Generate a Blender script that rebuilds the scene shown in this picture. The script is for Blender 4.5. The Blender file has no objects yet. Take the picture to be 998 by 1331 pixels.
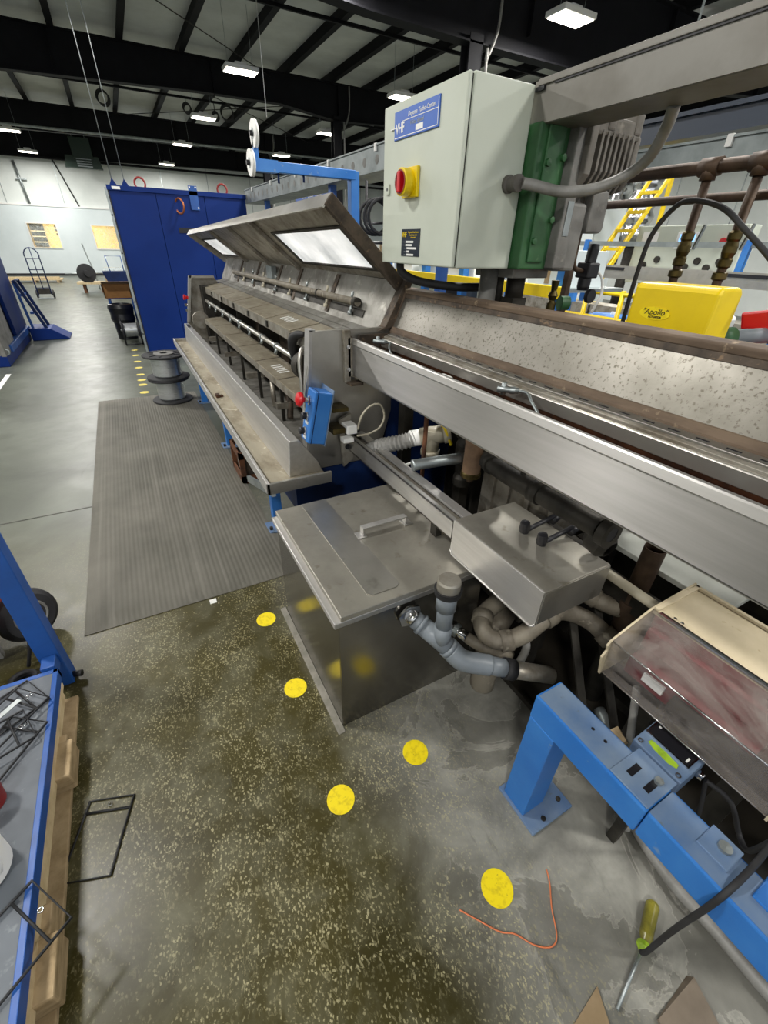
import bpy, math, random
from mathutils import Matrix, Vector, Euler
random.seed(4)
PI = math.pi
SC = bpy.context.scene
COL = SC.collection

# ------------------------------------------------------------------ camera
def setup_camera():
    yaw, pitch, roll = 0.51406, 0.55808, -0.029243
    fw = Vector((math.sin(yaw) * math.cos(pitch), math.cos(yaw) * math.cos(pitch), -math.sin(pitch)))
    r = Vector((math.cos(yaw), -math.sin(yaw), 0.0))
    d = fw.cross(r)
    c, s = math.cos(roll), math.sin(roll)
    rt = c * r + s * d
    dn = -s * r + c * d
    cam = bpy.data.cameras.new('camera')
    cam.sensor_fit = 'HORIZONTAL'
    cam.sensor_width = 36.0
    cam.lens = 36.0 * 553.5 / 998.0
    cam.clip_start = 0.02
    cam.clip_end = 200
    o = bpy.data.objects.new('camera', cam)
    COL.objects.link(o)
    m = Matrix((rt, -dn, -fw)).transposed().to_4x4()
    m.translation = (0, 0, 1.7)
    o.matrix_world = m
    SC.camera = o
setup_camera()

# ------------------------------------------------------------------ world, exposure
W = bpy.data.worlds.new('world')
SC.world = W
W.use_nodes = True
W.node_tree.nodes['Background'].inputs[0].default_value = (0.93, 0.97, 1.0, 1)
W.node_tree.nodes['Background'].inputs[1].default_value = 0.9
SC.view_settings.view_transform = 'Standard'
SC.view_settings.look = 'None'
SC.view_settings.gamma = 1.0
SC.view_settings.exposure = 0.22
SC.view_settings.use_curve_mapping = False
LAMP_W = 150.0          # watts of each high bay fixture

# ------------------------------------------------------------------ materials
def lin(h):
    h = h.lstrip('#')
    v = [int(h[i:i + 2], 16) / 255 for i in (0, 2, 4)]
    return tuple((c / 12.92 if c <= .04045 else ((c + .055) / 1.055) ** 2.4) for c in v) + (1,)

def new_mat(name):
    m = bpy.data.materials.new(name)
    m.use_nodes = True
    nt = m.node_tree
    return m, nt, nt.nodes['Principled BSDF']

def nd(nt, kind, **kw):
    n = nt.nodes.new(kind)
    for k, v in kw.items():
        setattr(n, k, v)
    return n

def noise(nt, scale, detail=4, rough=.6, stretch=None, dist=0.0):
    tc = nd(nt, 'ShaderNodeTexCoord')
    mp = nd(nt, 'ShaderNodeMapping')
    nt.links.new(tc.outputs['Object'], mp.inputs[0])
    if stretch:
        mp.inputs['Scale'].default_value = stretch
    n = nd(nt, 'ShaderNodeTexNoise')
    n.inputs['Scale'].default_value = scale
    n.inputs['Detail'].default_value = detail
    n.inputs['Roughness'].default_value = rough
    n.inputs['Distortion'].default_value = dist
    nt.links.new(mp.outputs[0], n.inputs['Vector'])
    return n

def ramp(nt, src, p0, p1, c0=(0, 0, 0, 1), c1=(1, 1, 1, 1)):
    r = nd(nt, 'ShaderNodeValToRGB')
    r.color_ramp.elements[0].position = p0
    r.color_ramp.elements[1].position = p1
    r.color_ramp.elements[0].color = c0
    r.color_ramp.elements[1].color = c1
    nt.links.new(src, r.inputs[0])
    return r.outputs[0]

def mixc(nt, fac, a, b):
    m = nd(nt, 'ShaderNodeMix', data_type='RGBA')
    if hasattr(fac, 'links') or hasattr(fac, 'is_linked'):
        nt.links.new(fac, m.inputs[0])
    else:
        m.inputs[0].default_value = fac
    for i, v in ((6, a), (7, b)):
        if isinstance(v, tuple):
            m.inputs[i].default_value = v
        else:
            nt.links.new(v, m.inputs[i])
    return m.outputs[2]

def mathn(nt, op, a, b=None):
    m = nd(nt, 'ShaderNodeMath', operation=op)
    for i, v in ((0, a), (1, b)):
        if v is None:
            continue
        if isinstance(v, (int, float)):
            m.inputs[i].default_value = v
        else:
            nt.links.new(v, m.inputs[i])
    return m.outputs[0]

def mat(name, col, rough=.5, metal=0.0, col2=None, nscale=6, lo=.4, hi=.65, stretch=None, bump=0.0, bscale=60,
        col3=None, n3=40, lo3=.6, hi3=.7, rvar=.12, coat=0.0, spec=None):
    m, nt, b = new_mat(name)
    b.inputs['Metallic'].default_value = metal
    b.inputs['Roughness'].default_value = rough
    if coat:
        b.inputs['Coat Weight'].default_value = coat
        b.inputs['Coat Roughness'].default_value = .15
    if spec is not None:
        b.inputs['Specular IOR Level'].default_value = spec
    c = lin(col)
    if col2:
        n = noise(nt, nscale, 5, .62, stretch)
        f = ramp(nt, n.outputs[0], lo, hi)
        out = mixc(nt, f, c, lin(col2))
        if col3:
            n3_ = noise(nt, n3, 3, .6)
            f3 = ramp(nt, n3_.outputs[0], lo3, hi3)
            out = mixc(nt, f3, out, lin(col3))
        nt.links.new(out, b.inputs['Base Color'])
        rr = nd(nt, 'ShaderNodeMapRange')
        rr.inputs['To Min'].default_value = max(.04, rough - rvar)
        rr.inputs['To Max'].default_value = min(1, rough + rvar)
        nt.links.new(n.outputs[0], rr.inputs[0])
        nt.links.new(rr.outputs[0], b.inputs['Roughness'])
    else:
        b.inputs['Base Color'].default_value = c
    if bump:
        nb = noise(nt, bscale, 3, .6, stretch)
        bp = nd(nt, 'ShaderNodeBump')
        bp.inputs['Strength'].default_value = bump
        bp.inputs['Distance'].default_value = .003
        nt.links.new(nb.outputs[0], bp.inputs['Height'])
        nt.links.new(bp.outputs[0], b.inputs['Normal'])
    return m

def emit(name, col, s):
    m, nt, b = new_mat(name)
    b.inputs['Base Color'].default_value = lin(col)
    b.inputs['Emission Color'].default_value = lin(col)
    b.inputs['Emission Strength'].default_value = s
    return m

def floor_mat():
    m, nt, b = new_mat('sealed_concrete')
    b.inputs['Specular IOR Level'].default_value = .3
    tc = nd(nt, 'ShaderNodeTexCoord')
    sx = nd(nt, 'ShaderNodeSeparateXYZ')
    nt.links.new(tc.outputs['Object'], sx.inputs[0])
    X, Y = sx.outputs[0], sx.outputs[1]
    wob = noise(nt, 1.6, 4, .6)
    wx = mathn(nt, 'ADD', X, mathn(nt, 'MULTIPLY', mathn(nt, 'SUBTRACT', wob.outputs[0], .5), .35))
    wy = mathn(nt, 'ADD', Y, mathn(nt, 'MULTIPLY', mathn(nt, 'SUBTRACT', wob.outputs[0], .5), .9))
    big = noise(nt, 1.1, 6, .62, None, .6)
    mid = noise(nt, 5.5, 6, .65, None, .4)
    # old olive sealer, worn through to grey
    olive = mixc(nt, ramp(nt, big.outputs[0], .38, .66), lin('#332f15'), lin('#4b4524'))
    olive = mixc(nt, ramp(nt, mid.outputs[0], .45, .75), olive, lin('#5f5d48'))
    grey = mixc(nt, ramp(nt, mid.outputs[0], .3, .7), lin('#696862'), lin('#96958c'))
    # worn region beside the sump tank and under the machine line
    worn = ramp(nt, wx, .30, .62)
    col = mixc(nt, worn, olive, grey)
    # beyond the mat the slab is clean, pale and polished
    far = nd(nt, 'ShaderNodeMapRange')
    far.inputs['From Min'].default_value = 1.9
    far.inputs['From Max'].default_value = 3.4
    nt.links.new(wy, far.inputs[0])
    pale = mixc(nt, ramp(nt, big.outputs[0], .35, .7), lin('#474a42'), lin('#61655b'))
    col = mixc(nt, far.outputs[0], col, pale)
    # cream flecks of paint scattered in the sealer: a coarse and a fine layer
    def flecks(scale, r0, r1, p0, p1, dscale, d0, d1):
        v = nd(nt, 'ShaderNodeTexVoronoi')
        mp = nd(nt, 'ShaderNodeMapping')
        nt.links.new(tc.outputs['Object'], mp.inputs[0])
        mp.inputs['Scale'].default_value = (1, .72, 1)
        mp.inputs['Rotation'].default_value = (0, 0, .4)
        dn = noise(nt, scale * .9, 2, .5)
        add = nd(nt, 'ShaderNodeMix', data_type='RGBA', blend_type='ADD')
        add.inputs[0].default_value = 1.3 / scale
        nt.links.new(mp.outputs[0], add.inputs[6])
        nt.links.new(dn.outputs[1], add.inputs[7])
        nt.links.new(add.outputs[2], v.inputs['Vector'])
        v.inputs['Scale'].default_value = scale
        fl = ramp(nt, v.outputs['Distance'], r0, r1, (1, 1, 1, 1), (0, 0, 0, 1))
        sc = nd(nt, 'ShaderNodeSeparateColor')
        nt.links.new(v.outputs['Color'], sc.inputs[0])
        pick = ramp(nt, sc.outputs[0], p0, p1)
        dens = noise(nt, dscale, 5, .7, None, .6)
        return mathn(nt, 'MULTIPLY', mathn(nt, 'MULTIPLY', fl, pick), ramp(nt, dens.outputs[0], d0, d1))
    f1 = mathn(nt, 'MAXIMUM', flecks(78, .20, .33, .5, .56, 2.3, .44, .56), flecks(120, .24, .38, .3, .4, 2.9, .40, .54))
    sn = noise(nt, 68, 6, .72, (1, .55, 1), 1.2)
    sd = noise(nt, 3.0, 5, .7, None, .6)
    f2 = mathn(nt, 'MULTIPLY', mathn(nt, 'MULTIPLY', ramp(nt, sn.outputs[0], .55, .61), ramp(nt, sd.outputs[0], .42, .58)), .7)
    rest = mathn(nt, 'MAXIMUM', f1, f2)
    keep = mathn(nt, 'MULTIPLY', mathn(nt, 'SUBTRACT', 1.0, ramp(nt, wx, .55, .95)), mathn(nt, 'SUBTRACT', 1.0, far.outputs[0]))
    lane = nd(nt, 'ShaderNodeMapRange'); lane.inputs['From Min'].default_value = -.75; lane.inputs['From Max'].default_value = .02; lane.inputs['To Min'].default_value = .25
    nt.links.new(wx, lane.inputs[0])
    keep = mathn(nt, 'MULTIPLY', keep, lane.outputs[0])
    rest = mathn(nt, 'MULTIPLY', rest, keep)
    col = mixc(nt, mathn(nt, 'MULTIPLY', rest, .75), col, lin('#b0a984'))
    # soiled concrete under the plumbing, darkened further to paint in the shade there
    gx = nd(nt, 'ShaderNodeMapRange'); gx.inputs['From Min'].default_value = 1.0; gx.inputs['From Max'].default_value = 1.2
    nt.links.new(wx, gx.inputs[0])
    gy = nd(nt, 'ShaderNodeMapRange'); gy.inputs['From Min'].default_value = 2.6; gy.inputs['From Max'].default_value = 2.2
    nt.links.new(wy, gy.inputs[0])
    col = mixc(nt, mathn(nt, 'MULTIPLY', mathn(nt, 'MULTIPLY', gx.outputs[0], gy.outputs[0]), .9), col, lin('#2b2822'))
    # dark oily marks and long scratches
    sp = noise(nt, 9, 5, .7, (1, .35, 1), .8)
    dk = ramp(nt, sp.outputs[0], .62, .74)
    col = mixc(nt, mathn(nt, 'MULTIPLY', dk, .45), col, lin('#34322a'))
    ck = noise(nt, 2.4, 6, .62, None, .9)
    band = mathn(nt, 'ABSOLUTE', mathn(nt, 'SUBTRACT', ck.outputs[0], .52))
    line = ramp(nt, band, .0, .012, (1, 1, 1, 1), (0, 0, 0, 1))
    line = mathn(nt, 'MULTIPLY', mathn(nt, 'MULTIPLY', line, worn), mathn(nt, 'SUBTRACT', 1.0, far.outputs[0]))
    patch = mathn(nt, 'MULTIPLY', mathn(nt, 'MULTIPLY', ramp(nt, ck.outputs[0], .52, .53), worn), mathn(nt, 'SUBTRACT', 1.0, far.outputs[0]))
    col = mixc(nt, mathn(nt, 'MULTIPLY', patch, .35), col, lin('#4b4942'))
    col = mixc(nt, mathn(nt, 'MULTIPLY', line, .3), col, lin('#a9a69b'))
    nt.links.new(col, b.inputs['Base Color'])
    rr = nd(nt, 'ShaderNodeMapRange')
    rr.inputs['To Min'].default_value = .2
    rr.inputs['To Max'].default_value = .48
    nt.links.new(mid.outputs[0], rr.inputs[0])
    rr.inputs['To Min'].default_value = .2
    rr.inputs['To Max'].default_value = .5
    r2 = mathn(nt, 'ADD', rr.outputs[0], mathn(nt, 'MULTIPLY', mathn(nt, 'MULTIPLY', worn, mathn(nt, 'SUBTRACT', 1.0, far.outputs[0])), .3))
    nt.links.new(r2, b.inputs['Roughness'])
    bp = nd(nt, 'ShaderNodeBump')
    bp.inputs['Strength'].default_value = .12
    bp.inputs['Distance'].default_value = .004
    nt.links.new(mid.outputs[0], bp.inputs['Height'])
    nt.links.new(bp.outputs[0], b.inputs['Normal'])
    return m

def mat_rubber():
    m, nt, b = new_mat('ribbed_rubber')
    n = noise(nt, 2.2, 5, .6)
    fine = noise(nt, 24, 3, .6, (1, .015, 1))
    c = mixc(nt, ramp(nt, n.outputs[0], .35, .7), lin('#545249'), lin('#6a675e'))
    c = mixc(nt, ramp(nt, fine.outputs[0], .5, .9), c, lin('#77746b'))
    nt.links.new(c, b.inputs['Base Color'])
    b.inputs['Roughness'].default_value = .72
    tc = nd(nt, 'ShaderNodeTexCoord')
    w = nd(nt, 'ShaderNodeTexWave', bands_direction='X')
    w.inputs['Scale'].default_value = 12
    w.inputs['Distortion'].default_value = .3
    nt.links.new(tc.outputs['Object'], w.inputs[0])
    bp = nd(nt, 'ShaderNodeBump')
    bp.inputs['Strength'].default_value = .3
    bp.inputs['Distance'].default_value = .004
    nt.links.new(w.outputs[0], bp.inputs['Height'])
    nt.links.new(bp.outputs[0], b.inputs['Normal'])
    return m

def mat_clear(name, col, alpha, rough=.25):
    m, nt, b = new_mat(name)
    b.inputs['Base Color'].default_value = lin(col)
    b.inputs['Roughness'].default_value = rough
    n = noise(nt, 9, 6, .7, (1, .5, 1), 1.0)
    r = nd(nt, 'ShaderNodeMapRange')
    r.inputs['From Min'].default_value = .35
    r.inputs['From Max'].default_value = .75
    r.inputs['To Min'].default_value = max(0.03, alpha - .22)
    r.inputs['To Max'].default_value = min(1, alpha + .3)
    nt.links.new(n.outputs[0], r.inputs[0])
    nt.links.new(r.outputs[0], b.inputs['Alpha'])
    return m

def mat_frosted():
    m, nt, b = new_mat('frosted_plastic')
    b.inputs['Base Color'].default_value = lin('#e4e6e6')
    b.inputs['Roughness'].default_value = .4
    tr = nd(nt, 'ShaderNodeBsdfTranslucent')
    n = noise(nt, 4, 4, .6)
    c = mixc(nt, ramp(nt, n.outputs[0], .35, .7), lin('#ffffff'), lin('#d9dbdc'))
    nt.links.new(c, tr.inputs[0])
    mx = nd(nt, 'ShaderNodeMixShader')
    mx.inputs[0].default_value = .8
    out = nt.nodes['Material Output']
    nt.links.new(b.outputs[0], mx.inputs[1])
    nt.links.new(tr.outputs[0], mx.inputs[2])
    nt.links.new(mx.outputs[0], out.inputs[0])
    return m

def brushed(m, an=.75):
    nt = m.node_tree; b = nt.nodes['Principled BSDF']
    b.inputs['Anisotropic'].default_value = an
    tg = nd(nt, 'ShaderNodeCombineXYZ')       # brushed along the machine: glints stretch across it
    tg.inputs[0].default_value = .707; tg.inputs[2].default_value = .707
    nt.links.new(tg.outputs[0], b.inputs['Tangent'])
    return m
M = {}
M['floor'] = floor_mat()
M['rubber_mat'] = mat_rubber()
M['steel'] = brushed(mat('brushed_steel', '#d0cecb', .42, .92, '#bebcb8', 5, .3, .75, (9, .5, 9), .02, 30, rvar=.07))
M['steel_panel'] = brushed(mat('brushed_panel_steel', '#b9b7b4', .5, .88, '#a9a7a3', 5, .3, .75, (9, .5, 9), .01, 30, rvar=.05), .95)
M['steel_plate'] = mat('plate_steel', '#c2bfb8', .34, .88, '#aaa79f', 4, .35, .7, None, .03, 80, '#8f8a80', 9, .62, .78, rvar=.12)
M['steel_tank'] = mat('polished_tank_steel', '#8f8c86', .2, .95, '#77746d', 3, .35, .7, None, .02, 40, '#77736a', 9, .62, .78, rvar=.05)
M['steel_top'] = mat('dusty_steel', '#b3afa4', .46, .75, '#98948a', 5, .35, .7, None, .03, 80, '#8c8676', 14, .62, .75, rvar=.12)
M['steel_dirty'] = mat('stained_steel', '#a7a297', .46, .65, '#736a5b', 8, .42, .68, None, .08, 50, '#c4c0b4', 5, .62, .74)
M['steel_pitted'] = mat('pitted_steel', '#7d7a73', .4, .85, '#68655d', 3, .4, .7, None, .1, 60, '#545047', 90, .565, .66)
M['white_residue'] = mat('scaled_steel', '#8f8d86', .48, .6, '#66625b', 6, .42, .68, None, .1, 40, '#b9b6ad', 9, .58, .72)
M['tray_residue'] = mat('chalky_tray', '#a29a87', .65, .3, '#7c725f', 9, .45, .7, (1, .4, 1), .08, 60, '#c4bca8', 16, .6, .7)
M['grate'] = mat('filmed_steel', '#9d9583', .5, .45, '#7b7260', 7, .4, .7, (1, .5, 1), .06, 50, '#b3ab97', 20, .6, .72)
M['rust'] = mat('rust_brown', '#564a3e', .7, .25, '#373029', 12, .42, .65, None, .2, 60, '#7b6650', 30, .6, .7)
M['rust_tan'] = mat('weathered_tan_rust', '#6e5d4c', .8, .05, '#4d3f33', 9, .42, .66, (1, .35, 1), .15, 60, '#94826a', 30, .62, .72)
M['brown_paint'] = mat('brown_pot_paint', '#8d7158', .6, 0, '#6c543f', 8, .4, .7)
M['rust_red'] = mat('rusty_iron', '#6a4228', .75, .2, '#3d291d', 12, .42, .65, None, .2, 60)
M['dark_steel'] = mat('dark_iron', '#3b3832', .6, .5, '#25231f', 8, .4, .65, None, .1, 50)
M['shade_sheet'] = mat('dark_shade_sheet', '#1f1c17', .45, .1, '#332e26', 5, .4, .7, None, .2, 30)  # dark colour of the added sheet that deepens the shade under the plumbing
M['black_steel'] = mat('black_beam_paint', '#101014', .7, 0, '#18181c', 3, .4, .65, spec=.2)
M['duct_grey'] = mat('stained_grey_duct', '#7d7b75', .5, .35, '#66625a', 3, .4, .68, None, .03, 50, '#5a4f42', 2.5, .58, .72)
M['galv_dark'] = mat('dull_galvanised_steel', '#8b9292', .5, .6, '#737a7a', 4, .4, .65)
M['galv'] = mat('galvanised_steel', '#a9b0b0', .45, .85, '#8f9696', 6, .4, .65)
M['grey_pipe'] = mat('brown_iron_pipe', '#564537', .6, .5, '#3d3026', 10, .4, .65, None, .1, 60)
M['blue'] = mat('blue_enamel', '#2468b4', .4, 0, '#3577bd', 5, .4, .7, None, 0, 50, '#6d87a6', 22, .68, .76)
M['blue_dusty'] = mat('dusty_blue_enamel', '#4f6d96', .5, 0, '#75879c', 4, .38, .66, None, 0, 50, '#5f6d78', 20, .66, .74)
M['blue_deep'] = mat('deep_blue_panel', '#032363', .5, 0, '#04296d', 1.2, .35, .7, spec=.2)
M['blue_dark'] = mat('dark_blue_panel', '#0d2450', .5, 0, '#081838', 3, .4, .7, spec=.25)
M['blue_mid'] = mat('blue_frame_paint', '#1c4f98', .45, 0, '#163f7c', 3, .4, .7)
M['cab'] = mat('cabinet_grey_paint', '#bdc3b6', .5, 0, '#b5bbad', 3, .4, .7, None, .05, 160)
M['cab_edge'] = mat('cabinet_gasket', '#22231f', .8)
M['green'] = mat('green_machine_paint', '#2f5e35', .5, 0, '#24482a', 7, .4, .7, None, .05, 60, '#5c7d55', 15, .64, .74)
M['cast'] = mat('grey_cast_iron', '#7d7c78', .6, .1, '#62615d', 7, .4, .7, None, .08, 60, '#8f8b84', 20, .62, .74)
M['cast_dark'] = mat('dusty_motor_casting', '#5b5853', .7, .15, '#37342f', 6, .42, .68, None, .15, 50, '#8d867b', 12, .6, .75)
M['motor_dust'] = mat('dusty_grey_casting', '#77736c', .75, .05, '#5a564f', 6, .42, .68, None, .12, 50, '#938d83', 12, .6, .75)
M['pvc_grey'] = mat('grey_pvc', '#7d848a', .42, 0, '#6f767c', 6, .4, .7)
M['pvc_dirty'] = mat('dirty_pvc', '#7d7668', .6, 0, '#544d42', 7, .4, .68, None, .05, 60, '#a29b8a', 14, .62, .72)
M['pvc_beige'] = mat('beige_pvc', '#b8b19d', .5, 0, '#938c7a', 6, .45, .72)
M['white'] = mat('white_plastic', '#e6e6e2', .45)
M['slab'] = mat('white_slab', '#c9ccc4', .5, 0, '#b6b9b0', 5, .4, .7)
M['grout'] = mat('rough_grout', '#6f6c62', .85, 0, '#858177', 16, .4, .65, None, .4, 80)
M['wall'] = mat('white_wall_paint', '#d6dfe0', .6, 0, '#cbd5d6', .8, .4, .7)
M['wall_up'] = mat('white_liner_panel', '#dfe4e0', .6, 0, '#cfd5d1', .6, .4, .7)
M['insul'] = mat('white_insulation', '#d0d2cf', .75, 0, '#bcbebb', .9, .38, .66, None, .35, 5)
M['cream'] = mat('cream_office_paint', '#ead9a4', .6)
M['black'] = mat('black_plastic', '#15151a', .45)
M['rubber'] = mat('black_rubber', '#1c1c1e', .65, 0, '#2a2a2c', 8, .4, .7)
M['yellow'] = mat('yellow_enamel', '#e3c500', .42, 0, '#d4b600', 4, .4, .7)
M['dot'] = mat('yellow_floor_tape', '#f0d810', .5, 0, '#d7bd0e', 45, .5, .66, None, 0, 60, '#b89f20', 80, .66, .72)
M['dot_far'] = mat('faded_floor_tape', '#cdbb58', .6)
M['red'] = mat('red_plastic', '#c2121c', .35)
M['red_dull'] = mat('red_paint', '#8c1d1a', .5, 0, '#701715', 4, .4, .7)
M['maroon'] = mat('maroon_paint', '#6e1f28', .5, 0, '#571820', 5, .4, .7)
M['beige'] = mat('beige_sheet', '#bdb094', .55, 0, '#aa9d80', 5, .42, .7, None, 0, 50, '#9b8a68', 25, .66, .74)
M['chrome'] = mat('chrome', '#cfcfcf', .18, 1)
M['brass'] = mat('tarnished_brass', '#655937', .45, .9, '#40381f', 10, .4, .7)
M['wood'] = mat('pallet_wood', '#ab9572', .75, 0, '#84704f', 4, .4, .68, (3, 3, 14), .1, 60)
M['wood_pale'] = mat('fresh_pallet_wood', '#cbb892', .7, 0, '#b09a74', 4, .4, .68, (14, 3, 3))
M['card'] = mat('cardboard', '#a08b6c', .8, 0, '#867152', 5, .4, .7)
M['card_grey'] = mat('dirty_cardboard', '#75695a', .8, 0, '#5d5347', 6, .4, .7)
M['card_far'] = mat('brown_cardboard', '#8a6234', .8, 0, '#7a5327', 5, .4, .7)
M['deck'] = mat('grey_deck_board', '#5b6168', .6, 0, '#4c5157', 3, .4, .7, None, 0, 50, '#6f757a', 30, .64, .74)
M['wire_black'] = mat('black_wire_frame', '#1d1e20', .5, .3)
M['wire_wound'] = mat('wound_bright_wire', '#d3d6d6', .3, .75, '#b5b8b8', 3, .35, .7, (1, 1, 90), .25, 3)
M['conduit'] = mat('grey_flex_conduit', '#8d8c88', .5, .1, '#6f6e69', 8, .4, .7)
M['copper'] = mat('orange_wire', '#d0764a', .5)
M['sign_blue'] = mat('sign_blue', '#2356b0', .4, 0, '#2d60b8', 4, .4, .7)
M['sign_dark'] = mat('sign_dark_blue', '#15202e', .4)
M['clear'] = mat_clear('scratched_clear_plastic', '#8c857f', .27, .2)
M['handle_clear'] = mat('amber_plastic', '#8b8434', .3, 0, '#5f5a20', 20, .4, .65)
M['frost'] = mat_frosted()
M['lamp'] = emit('led_panel', '#fff6e4', 9.0)
M['screen'] = emit('lit_screen', '#7fb4e8', 1.2)
M['lime'] = mat('lime_sticker', '#a5c832', .5, 0, '#8aaa2a', 40, .45, .6)
M['bag'] = mat('black_bin_bag', '#0e0f12', .35, 0, '#17181c', 8, .4, .7, None, .6, 14)
M['unit_green'] = mat('dark_green_paint', '#24352c', .5)
M['copper_ring'] = mat('copper_coil', '#a86440', .4, .6)
M['glass'] = mat_clear('window_glass', '#dfeaea', .08, .08)

# ------------------------------------------------------------------ mesh builder
class MB:
    def __init__(s):
        s.v, s.f, s.sm = [], [], []
    def add(s, vs, fs, smooth=False):
        k = len(s.v)
        s.v += [Vector(p) for p in vs]
        for f in fs:
            s.f.append([i + k for i in f]); s.sm.append(smooth)
        return s
    def box(s, a, b):
        x0, y0, z0 = a; x1, y1, z1 = b
        vs = [(x0, y0, z0), (x1, y0, z0), (x1, y1, z0), (x0, y1, z0), (x0, y0, z1), (x1, y0, z1), (x1, y1, z1), (x0, y1, z1)]
        return s.add(vs, [(3, 2, 1, 0), (4, 5, 6, 7), (0, 1, 5, 4), (1, 2, 6, 5), (2, 3, 7, 6), (3, 0, 4, 7)])
    def hexa(s, p):       # 8 corners like box
        return s.add(p, [(3, 2, 1, 0), (4, 5, 6, 7), (0, 1, 5, 4), (1, 2, 6, 5), (2, 3, 7, 6), (3, 0, 4, 7)])
    def beam(s, p0, p1, w, h, up=(0, 0, 1)):   # bar of w x h section from p0 to p1
        p0, p1 = Vector(p0), Vector(p1)
        d = (p1 - p0).normalized(); u = Vector(up)
        if abs(d.dot(u)) > .98: u = Vector((0, 1, 0))
        r = d.cross(u).normalized(); u = r.cross(d)
        vs = []
        for p in (p0, p1):
            for a, b in ((-1, -1), (1, -1), (1, 1), (-1, 1)):
                vs.append(p + r * (a * w / 2) + u * (b * h / 2))
        return s.add(vs, [(0, 1, 2, 3), (7, 6, 5, 4), (4, 5, 1, 0), (5, 6, 2, 1), (6, 7, 3, 2), (7, 4, 0, 3)])
    def prism(s, poly, axis, a, b):
        n = len(poly)
        def P(q, t):
            if axis == 'y': return (q[0], t, q[1])
            if axis == 'x': return (t, q[0], q[1])
            return (q[0], q[1], t)
        vs = [P(q, a) for q in poly] + [P(q, b) for q in poly]
        fs = [tuple(range(n)), tuple(range(2 * n - 1, n - 1, -1))]
        fs += [(i, i + n, (i + 1) % n + n, (i + 1) % n) for i in range(n)]
        return s.add(vs, fs)
    def tube(s, pts, r, n=10, closed=False, cap=True):
        pts = [Vector(p) for p in pts]
        m = len(pts)
        rs = r if isinstance(r, (list, tuple)) else [r] * m
        prev = None
        rings = []
        for i, p in enumerate(pts):
            if closed:
                d = pts[(i + 1) % m] - pts[i - 1]
            else:
                d = pts[min(i + 1, m - 1)] - pts[max(i - 1, 0)]
            d.normalize()
            if prev is None:
                u = Vector((0, 0, 1)) if abs(d.z) < .9 else Vector((1, 0, 0))
                u = (u - d * u.dot(d)).normalized()
            else:
                u = (prev - d * prev.dot(d)).normalized()
            prev = u
            w = d.cross(u)
            rings.append([p + (u * math.cos(2 * PI * k / n) + w * math.sin(2 * PI * k / n)) * rs[i] for k in range(n)])
        vs = [q for g in rings for q in g]
        fs = []
        for i in range(m if closed else m - 1):
            j = (i + 1) % m
            for k in range(n):
                fs.append((i * n + k, i * n + (k + 1) % n, j * n + (k + 1) % n, j * n + k))
        s.add(vs, fs, True)
        if cap and not closed:
            b = len(s.v) - m * n
            s.f.append([b + k for k in range(n)][::-1]); s.sm.append(False)
            s.f.append([b + (m - 1) * n + k for k in range(n)]); s.sm.append(False)
        return s
    def cyl(s, p0, p1, r, n=20, r1=None):
        return s.tube([p0, p1], [r, r if r1 is None else r1], n)
    def lathe(s, prof, o, axis=(0, 0, 1), n=28):
        o = Vector(o); a = Vector(axis).normalized()
        u = a.orthogonal().normalized(); w = a.cross(u)
        rings = []
        for r, h in prof:
            rings.append([o + a * h + (u * math.cos(2 * PI * k / n) + w * math.sin(2 * PI * k / n)) * max(r, 1e-5) for k in range(n)])
        m = len(prof)
        for i in range(m - 1):
            # separate rings per segment keep hard edges between segments
            vs = rings[i] + rings[i + 1]
            s.add(vs, [(k, (k + 1) % n, n + (k + 1) % n, n + k) for k in range(n)], True)
        return s
    def ring(s, c, axis, R, r, n=28, k=8):
        c = Vector(c); a = Vector(axis).normalized(); u = a.orthogonal().normalized(); w = a.cross(u)
        return s.tube([c + (u * math.cos(2 * PI * i / n) + w * math.sin(2 * PI * i / n)) * R for i in range(n)], r, k, True)
    def xf(s, m):
        s.v = [m @ p for p in s.v]
        return s

def smooth_path(pts, k=6):
    P = [Vector(p) for p in pts]
    out = []
    for i in range(len(P) - 1):
        p0 = P[max(i - 1, 0)]; p1 = P[i]; p2 = P[i + 1]; p3 = P[min(i + 2, len(P) - 1)]
        for j in range(k):
            t = j / k
            out.append(.5 * ((2 * p1) + (-p0 + p2) * t + (2 * p0 - 5 * p1 + 4 * p2 - p3) * t * t + (-p0 + 3 * p1 - 3 * p2 + p3) * t ** 3))
    out.append(P[-1])
    return out

def mesh_obj(name, mb, m):
    me = bpy.data.meshes.new(name)
    me.from_pydata([tuple(v) for v in mb.v], [], mb.f)
    me.polygons.foreach_set('use_smooth', mb.sm)
    me.materials.append(M[m] if isinstance(m, str) else m)
    me.update()
    import bmesh
    bm = bmesh.new(); bm.from_mesh(me)
    bmesh.ops.recalc_face_normals(bm, faces=bm.faces)
    bm.to_mesh(me); bm.free()
    o = bpy.data.objects.new(name, me)
    COL.objects.link(o)
    return o

def world_off(o):
    p = Vector((0, 0, 0))
    while o is not None:
        p += o.location; o = o.parent
    return p

def part(name, mb, m, parent, bevel=0.0, label=None, seg=2):
    o = mesh_obj(name, mb, m)
    o.parent = parent
    o.location = -world_off(parent)
    if bevel:
        b = o.modifiers.new('bevel', 'BEVEL'); b.width = bevel; b.segments = seg; b.limit_method = 'ANGLE'; b.angle_limit = .7
    if label: o['label'] = label
    return o

def thing(name, label, cat, loc=(0, 0, 0), group=None):
    o = bpy.data.objects.new(name, None)
    COL.objects.link(o); o.location = loc; o.empty_display_size = .1
    o['label'] = label; o['category'] = cat
    if group: o['group'] = group
    return o

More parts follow.
